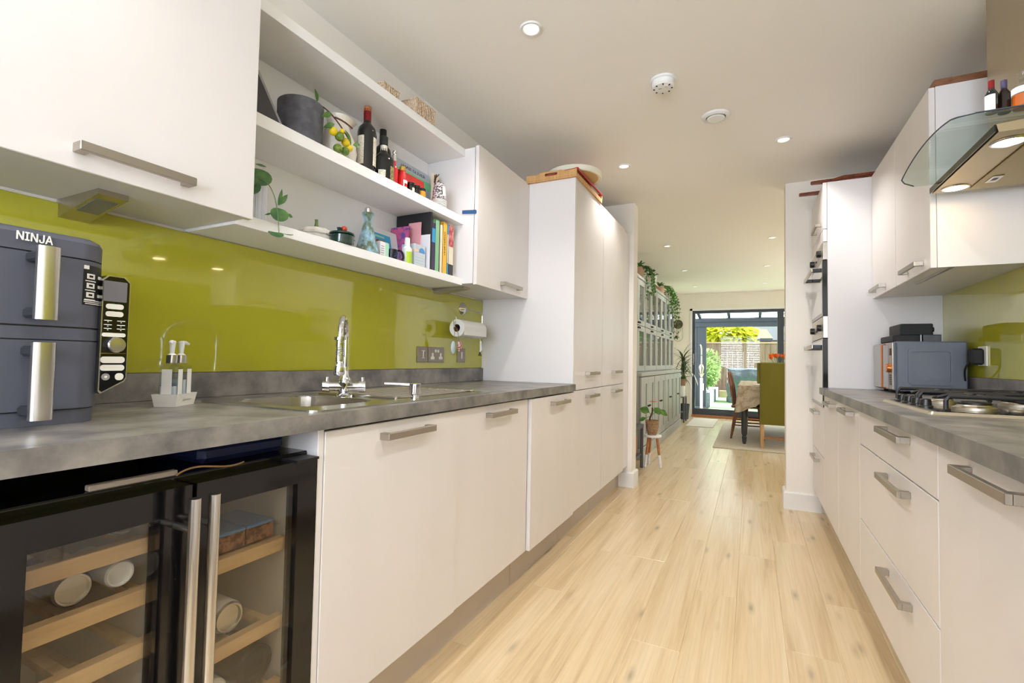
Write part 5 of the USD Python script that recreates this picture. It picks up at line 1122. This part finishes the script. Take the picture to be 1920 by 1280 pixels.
obj('place_mat', cbox(.02, .34, 7.05, 7.32, .7612, .767, .002), 'wood_red', 'dark rectangular place mat on the tablecloth beside the green chair', 'place mat')
t = Th('flower_vase', 'bunch of orange flowers in a vase on the table, seen above the green chair', 'flowers', (.36, 7.85, .7613))
t.part('vase', lathe([(0, .7613), (.045, .7613), (.06, .80), (.05, .90), (.04, .95), (.036, .95), (.03, .9), (0, .80)], (.36, 7.85, 0), 28), 'white_ceramic')
rg = random.Random(5)
for k in range(16):
    a, r = rg.uniform(0, 2*PI), rg.uniform(.02, .16); c = np.array((.36+r*np.cos(a)*1.25, 7.85+r*np.sin(a), 1.165-.25*r+rg.uniform(-.015, .02)))
    fl_ = []
    for q in range(8):
        b = q*PI/4; fl_.append(leaf(c, (np.cos(b), np.sin(b), .4+.5*(q % 2)), (0, 0, 1), .055, .04, -.3, 3))
    fl_.append(ico(c+np.array((0, 0, .015)), .026, (1, 1, .8), 1)); t.part('flower', cat(*fl_), 'petal', smooth=True); t.part('stem', tube([(.36, 7.85, .93), c], .003, 5), 'stem_green')
# wing chair
gy = 6.70; gx0, gx1 = .095, .66
t = Th('wing_chair', 'olive green velvet high-backed wing chair at the near end of the table', 'chair', ((gx0+gx1)/2, gy+.1, RZ))
t.part('backrest', cbox(gx0, gx1, gy, gy+.075, .30, 1.065, .012), 'velvet', smooth=20)
A = [(gx0+.03+(gx1-gx0-.06)*f, .92+.06*math.sin(PI*f)) for f in np.linspace(0, 1, 15)]
t.part('back_panel', place(tm(ext([(gx0+.03, .34), (gx1-.03, .34)]+A[::-1], .006)), (0, gy-.0, 0), (1, 0, 0), (0, 0, 1)), 'velvet', smooth=False)
for x in (gx0-.03, gx1-.005): t.part('wing', cbox(x, x+.035, gy+.01, gy+.155, .80, 1.062, .012), 'velvet', smooth=20)
t.part('seat', cbox(gx0+.01, gx1-.01, gy+.0755, gy+.52, .31, .50, .02), 'velvet', smooth=20)
for x in (gx0+.005, gx1-.045):
    for y in (gy+.01, gy+.46): t.part('leg', hull([(x+dx*(.04-e)+e, y+dy*(.04-e)+e, z) for z, e in ((RZ, .006), (.309 if y > gy+.1 else .2995, 0)) for dx in (0, 1) for dy in (0, 1)]), 'wood_light', smooth=False)
t.part('stretcher', cbox(gx0+.045, gx1-.045, gy+.018, gy+.042, .125, .15, .002), 'wood_warm', smooth=False)
def windsor(label, x, y, deg, m='wood_chair'):
    t = Th('spindle_chair', label, 'chair', (x, y, RZ))
    def p(n, me, ma): 
        me = rz(me, deg); me.apply_translation((x, y, 0)); return t.part(n, me, ma)
    # local: facing +x
    p('seat', tm(m3.Manifold.hull_points(np.array([(a, b, z) for a, b in rrect(-.20, .20, -.20, .20, .09) for z in (.435, .46)]+[(a, b, .468) for a, b in rrect(-.185, .185, -.185, .185, .08)], np.float32))), m)
    for a in (-1, 1):
        for b in (-1, 1): p('leg', tube([(a*.14, b*.14, .4345), (a*.17, b*.165, .22), (a*.20, b*.19, RZ+.0035)], [.015, .019, .012], 10), m)
        p('stretcher', tube([(-.172, a*.168, .20), (.172, a*.168, .20)], .009, 8), m)
    p('stretcher', tube([(0, -.168, .20), (0, .168, .20)], .009, 8), m)
    bow = [(-.17-.07*math.sin(q), .19*math.cos(q), .468+.45*math.sin(q)**.7) for q in np.linspace(.0, PI, 22)]
    p('back_bow', tube(bow, .012, 8), m)
    for b in (-.12, -.06, 0, .06, .12):
        top = .468+.45*math.sqrt(max(0, 1-(b/.19)**2))**.7
        p('spindle', tube([(-.165, b*.85, .466), (-.17-.07*math.sqrt(max(0, 1-(b/.19)**2)), b, top)], .0065, 8), m)
    return t
windsor('brown spindle-back chair at the left side of the dining table, nearest of that side', -.05, 7.50, 0)
windsor('brown spindle-back chair at the left side of the dining table, farther along', -.05, 8.25, 0)
windsor('brown spindle-back chair at the right side of the table, nearest, seen through the table legs', .86, 7.52, 180)
windsor('brown spindle-back chair at the right side of the table, middle', .86, 8.02, 180)
windsor('brown spindle-back chair at the right side of the table, farthest', .86, 8.52, 180)
obj('seat_throw', hull([(x, y, z) for x, z in ((-.325, .86), (-.315, .865), (-.292, .53), (-.282, .53)) for y in (8.13, 8.37)]), 'cushion_pale', 'pale pink throw over the back of the farther left dining chair', 'throw')

# ================================================================ GARDEN DOOR
t = Th('garden_door', 'wide anthracite framed sliding glass garden door in the far wall', 'door', (.45, YF+.06, .045))
fy0, fy1 = YF+.015, YF+.085
t.part('frame', mbox(-1.034, 1.949, fy0, fy1, .0455, 2.059)-mbox(-.985, 1.90, fy0-.1, fy1+.1, .16, 2.01), 'anthracite', smooth=False)
for x in (.43, 1.16): t.part('mullion', cbox(x, x+.10, fy0-.004, fy1+.004, .16, 2.01, .002), 'anthracite', smooth=False)
for a, b in ((-.985, .43), (.53, 1.16), (1.26, 1.90)): t.part('pane', box(a, b, YF+.045, YF+.055, .16, 2.01), 'pane', smooth=False)
t.part('handle', cat(cbox(-1.02, -1.0, fy0-.012, fy0-.0005, 1.0, 1.22, .002), cbox(-1.017, -1.003, fy0-.035, fy0-.013, 1.12, 1.14, .002)), 'steel')
# ================================================================ GARDEN
struct('ground', box(-8, 10, YF+.13, 30, -.25, -.06), 'soil')
struct('patio', box(-8, 10, YF+.13, 11.4, -.06, -.01), 'patio')
obj('lawn', box(-.895, 6, 11.4, 16.2, -.0598, -.010), 'lawn', 'bright artificial grass lawn outside the garden door', 'lawn', smooth=False)
obj('timber_edging', cbox(-.895, 6, 16.2, 16.4, -.0598, .20, .01), 'fence_rail', 'pale timber sleeper edging at the far end of the lawn', 'edging', smooth=False)
t = Th('canopy', 'dark grey veranda canopy with glass roof panes outside the garden door', 'canopy', (.5, 11.6, 0))
BY = 12.5
for x in (-1.18, 3.6): t.part('post', cbox(x, x+.20, BY, BY+.14, -.0095, 1.915, .004), 'anthracite', smooth=False)
t.part('side_panel', cbox(-1.30, -1.182, BY, BY+.06, -.0095, 1.914, .004), 'anthracite', smooth=False); t.part('beam', cbox(-1.3, 4.2, BY-.02, BY+.16, 1.915, 2.12, .006), 'anthracite', smooth=False); t.part('gutter', cbox(-1.3, 4.2, BY-.05, BY-.0205, 2.03, 2.10, .004), 'anthracite', smooth=False); t.part('wall_plate', cbox(-1.3, 4.2, YF+.125, YF+.20, 2.36, 2.50, .004), 'anthracite', smooth=False)
xs = [-1.12+.65*k for k in range(9)]
for x in xs: t.part('rafter', hull([(x+d, y, z+e) for y, z in ((YF+.2, 2.43), (BY+.05, 2.125)) for d in (-.028, .028) for e in (0, .06)]), 'anthracite', smooth=False)
for a, b in zip(xs, xs[1:]): t.part('roof_pane', hull([(x, y, z+e) for y, z in ((YF+.2, 2.495), (BY+.12, 2.19)) for x in (a+.005, b-.005) for e in (0, .006)]), 'roof_glass', smooth=False)
t = Th('garden_tap', 'pale hooked metal garden pipe on a white post, before the dark canopy post', 'pipe', (-1.0, 11.0, 0))
px, py = -.968, 11.2
t.part('post', cbox(px-.03, px+.03, py-.02, py+.02, -.0095, .72, .004), 'white', smooth=False); t.part('meter_box', cbox(px+.0, px+.05, py-.05, py-.0205, .45, .60, .004), 'ivory', smooth=False)
t.part('pipe', tube([(px, py, .80), (px, py, 1.35), (px-.01, py, 1.41), (px-.03, py, 1.44)], .016, 10), 'steel_brushed'); t.part('valve', lathe([(0, .7203), (.02, .73), (.05, .80), (.065, .81), (.03, .82), (.045, .88), (.055, .95), (.03, 1.01), (0, 1.01)], (px, py, 0), 20), 'steel_brushed')
t.part('bracket', cbox(px-.07, px+.04, py-.018, py+.018, 1.20, 1.215, .002), 'anthracite')
t = Th('garden_fence', 'timber garden fence of upright boards across the back of the garden', 'fence', (1.5, 17.0, 0))
t.part('rail', cbox(-5, 8, 16.98, 17.02, .5, .59), 'fence_rail', smooth=False); t.part('rail', cbox(-5, 8, 16.98, 17.02, 1.42, 1.51), 'fence_rail', smooth=False); t.part('cap', cbox(-5, 8, 16.93, 17.04, 1.68, 1.73, .004), 'fence_rail', smooth=False)
for k in range(84): 
    x = -5+k*.154; t.part('board', box(x, x+.148, 16.955+.006*(k % 2), 16.978, -.0595, 1.679), 'fence', smooth=False)
def bumpy(x0, x1, y0, y1, z0, z1, seed, amp):
    b = trimesh.creation.box((x1-x0, y1-y0, z1-z0))
    for _ in range(4): b = b.subdivide()
    v = b.vertices+[(x0+x1)/2, (y0+y1)/2, (z0+z1)/2]; d = np.stack([meshkit.noise(v*3.1, seed+k)-.5 for k in range(3)], 1); d[:, 2] *= (v[:, 2] > z0+.05); b.vertices = v+d*amp; return b
obj('covered_barbecue', bumpy(-.56, .45, 14.1, 14.9, -.0095, .93, 3, .16), 'grill_cover', 'dark grey weatherproof cover draped over garden furniture on the lawn', 'cover', smooth=60)
t = Th('planter', 'grey raised planter box along the left edge of the lawn', 'planter', (-1.2, 13.8, 0))
for k in range(2): t.part('board', cbox(-1.35, -.90, 12.75, 16.0, -.0590+k*.19, .128+k*.19, .004), 'planter', smooth=False)
def foliage_ball(c, R, n, L, W, seed):
    rg = random.Random(seed); out = []
    for _ in range(n):
        u = np.array([rg.gauss(0, 1) for _ in range(3)]); u /= np.linalg.norm(u); p = np.array(c)+u*np.array(R)*rg.uniform(.55, 1.0)
        d = u+np.array([rg.uniform(-.8, .8), rg.uniform(-.8, .8), rg.uniform(-.6, .4)]); out.append(leaf(p, d, (0, 0, 1), L*rg.uniform(.7, 1.2), W, .3, 2))
    return cat(*out)
for i, (x, y, z, r, lab) in enumerate(((-1.03, 13.05, .80, .34, 'pale green shrub in the grey planter, nearer and lower one'), (-1.06, 14.1, 1.02, .40, 'tall green shrub in the grey planter, behind the lower one'))):
    t = Th('shrub', lab, 'shrub', (x, y, .3185)); t.part('stem', tube([(x, y, .3185), (x, y, z)], .02, 8), 'bark'); t.part('foliage', foliage_ball((x, y, z), (.31, .29, r), 900, .11, .05, 20+i), 'leaf_shrub', smooth=True, kind='stuff')
def tree(label, x, y, h, R, m, n, seed):
    t = Th('tree', label, 'tree', (x, y, -.06)); t.part('trunk', tube([(x, y, -.059), (x+.05, y, h*.5), (x, y, h)], [.12, .10, .06], 10), 'bark'); t.part('foliage', foliage_ball((x, y, h), R, n, .30, .16, seed), m, smooth=True, kind='stuff')
tree('yellow-green tree overhanging the garden fence on the left', -1.0, 19.2, 2.08, (1.25, .9, .42), 'leaf_yellow', 2200, 31)
tree('green tree beyond the fence at the right of the garden door', 2.4, 20, 2.9, (1.4, 1.2, 1.7), 'leaf_shrub', 1500, 32)
t = Th('garden_shed', 'grey outbuilding with a hipped roof behind the garden fence', 'building', (.8, 24, -.06))
t.part('wall', cbox(-.1, 3.2, 23.0, 25.4, -.0598, 2.05), 'grey_render', smooth=False); t.part('roof', hull([(x, y, z) for y in (22.8, 25.6) for x, z in ((-.35, 2.0505), (3.4, 2.0505), (-.35, 2.2), (3.4, 2.2), (-.1, 2.72), (2.9, 2.72))]), 'grey_render', smooth=False)
t = Th('garden_store', 'small olive roofed garden store with a dark fascia showing above the fence', 'store', (.40, 17.6, -.06))
t.part('wall', cbox(.24, .56, 17.3, 17.8, -.0598, 1.77), 'fence', smooth=False); t.part('fascia', cbox(.19, .60, 17.2, 17.24, 1.772, 1.86), 'anthracite', smooth=False); t.part('roof', hull([(x, y, z) for x, y, z in ((.17, 17.2405, 1.85), (.62, 17.2405, 1.85), (.24, 17.6, 2.16), (.45, 17.6, 2.16), (.20, 17.9, 1.80), (.60, 17.9, 1.80))]), 'shed_roof', smooth=False)
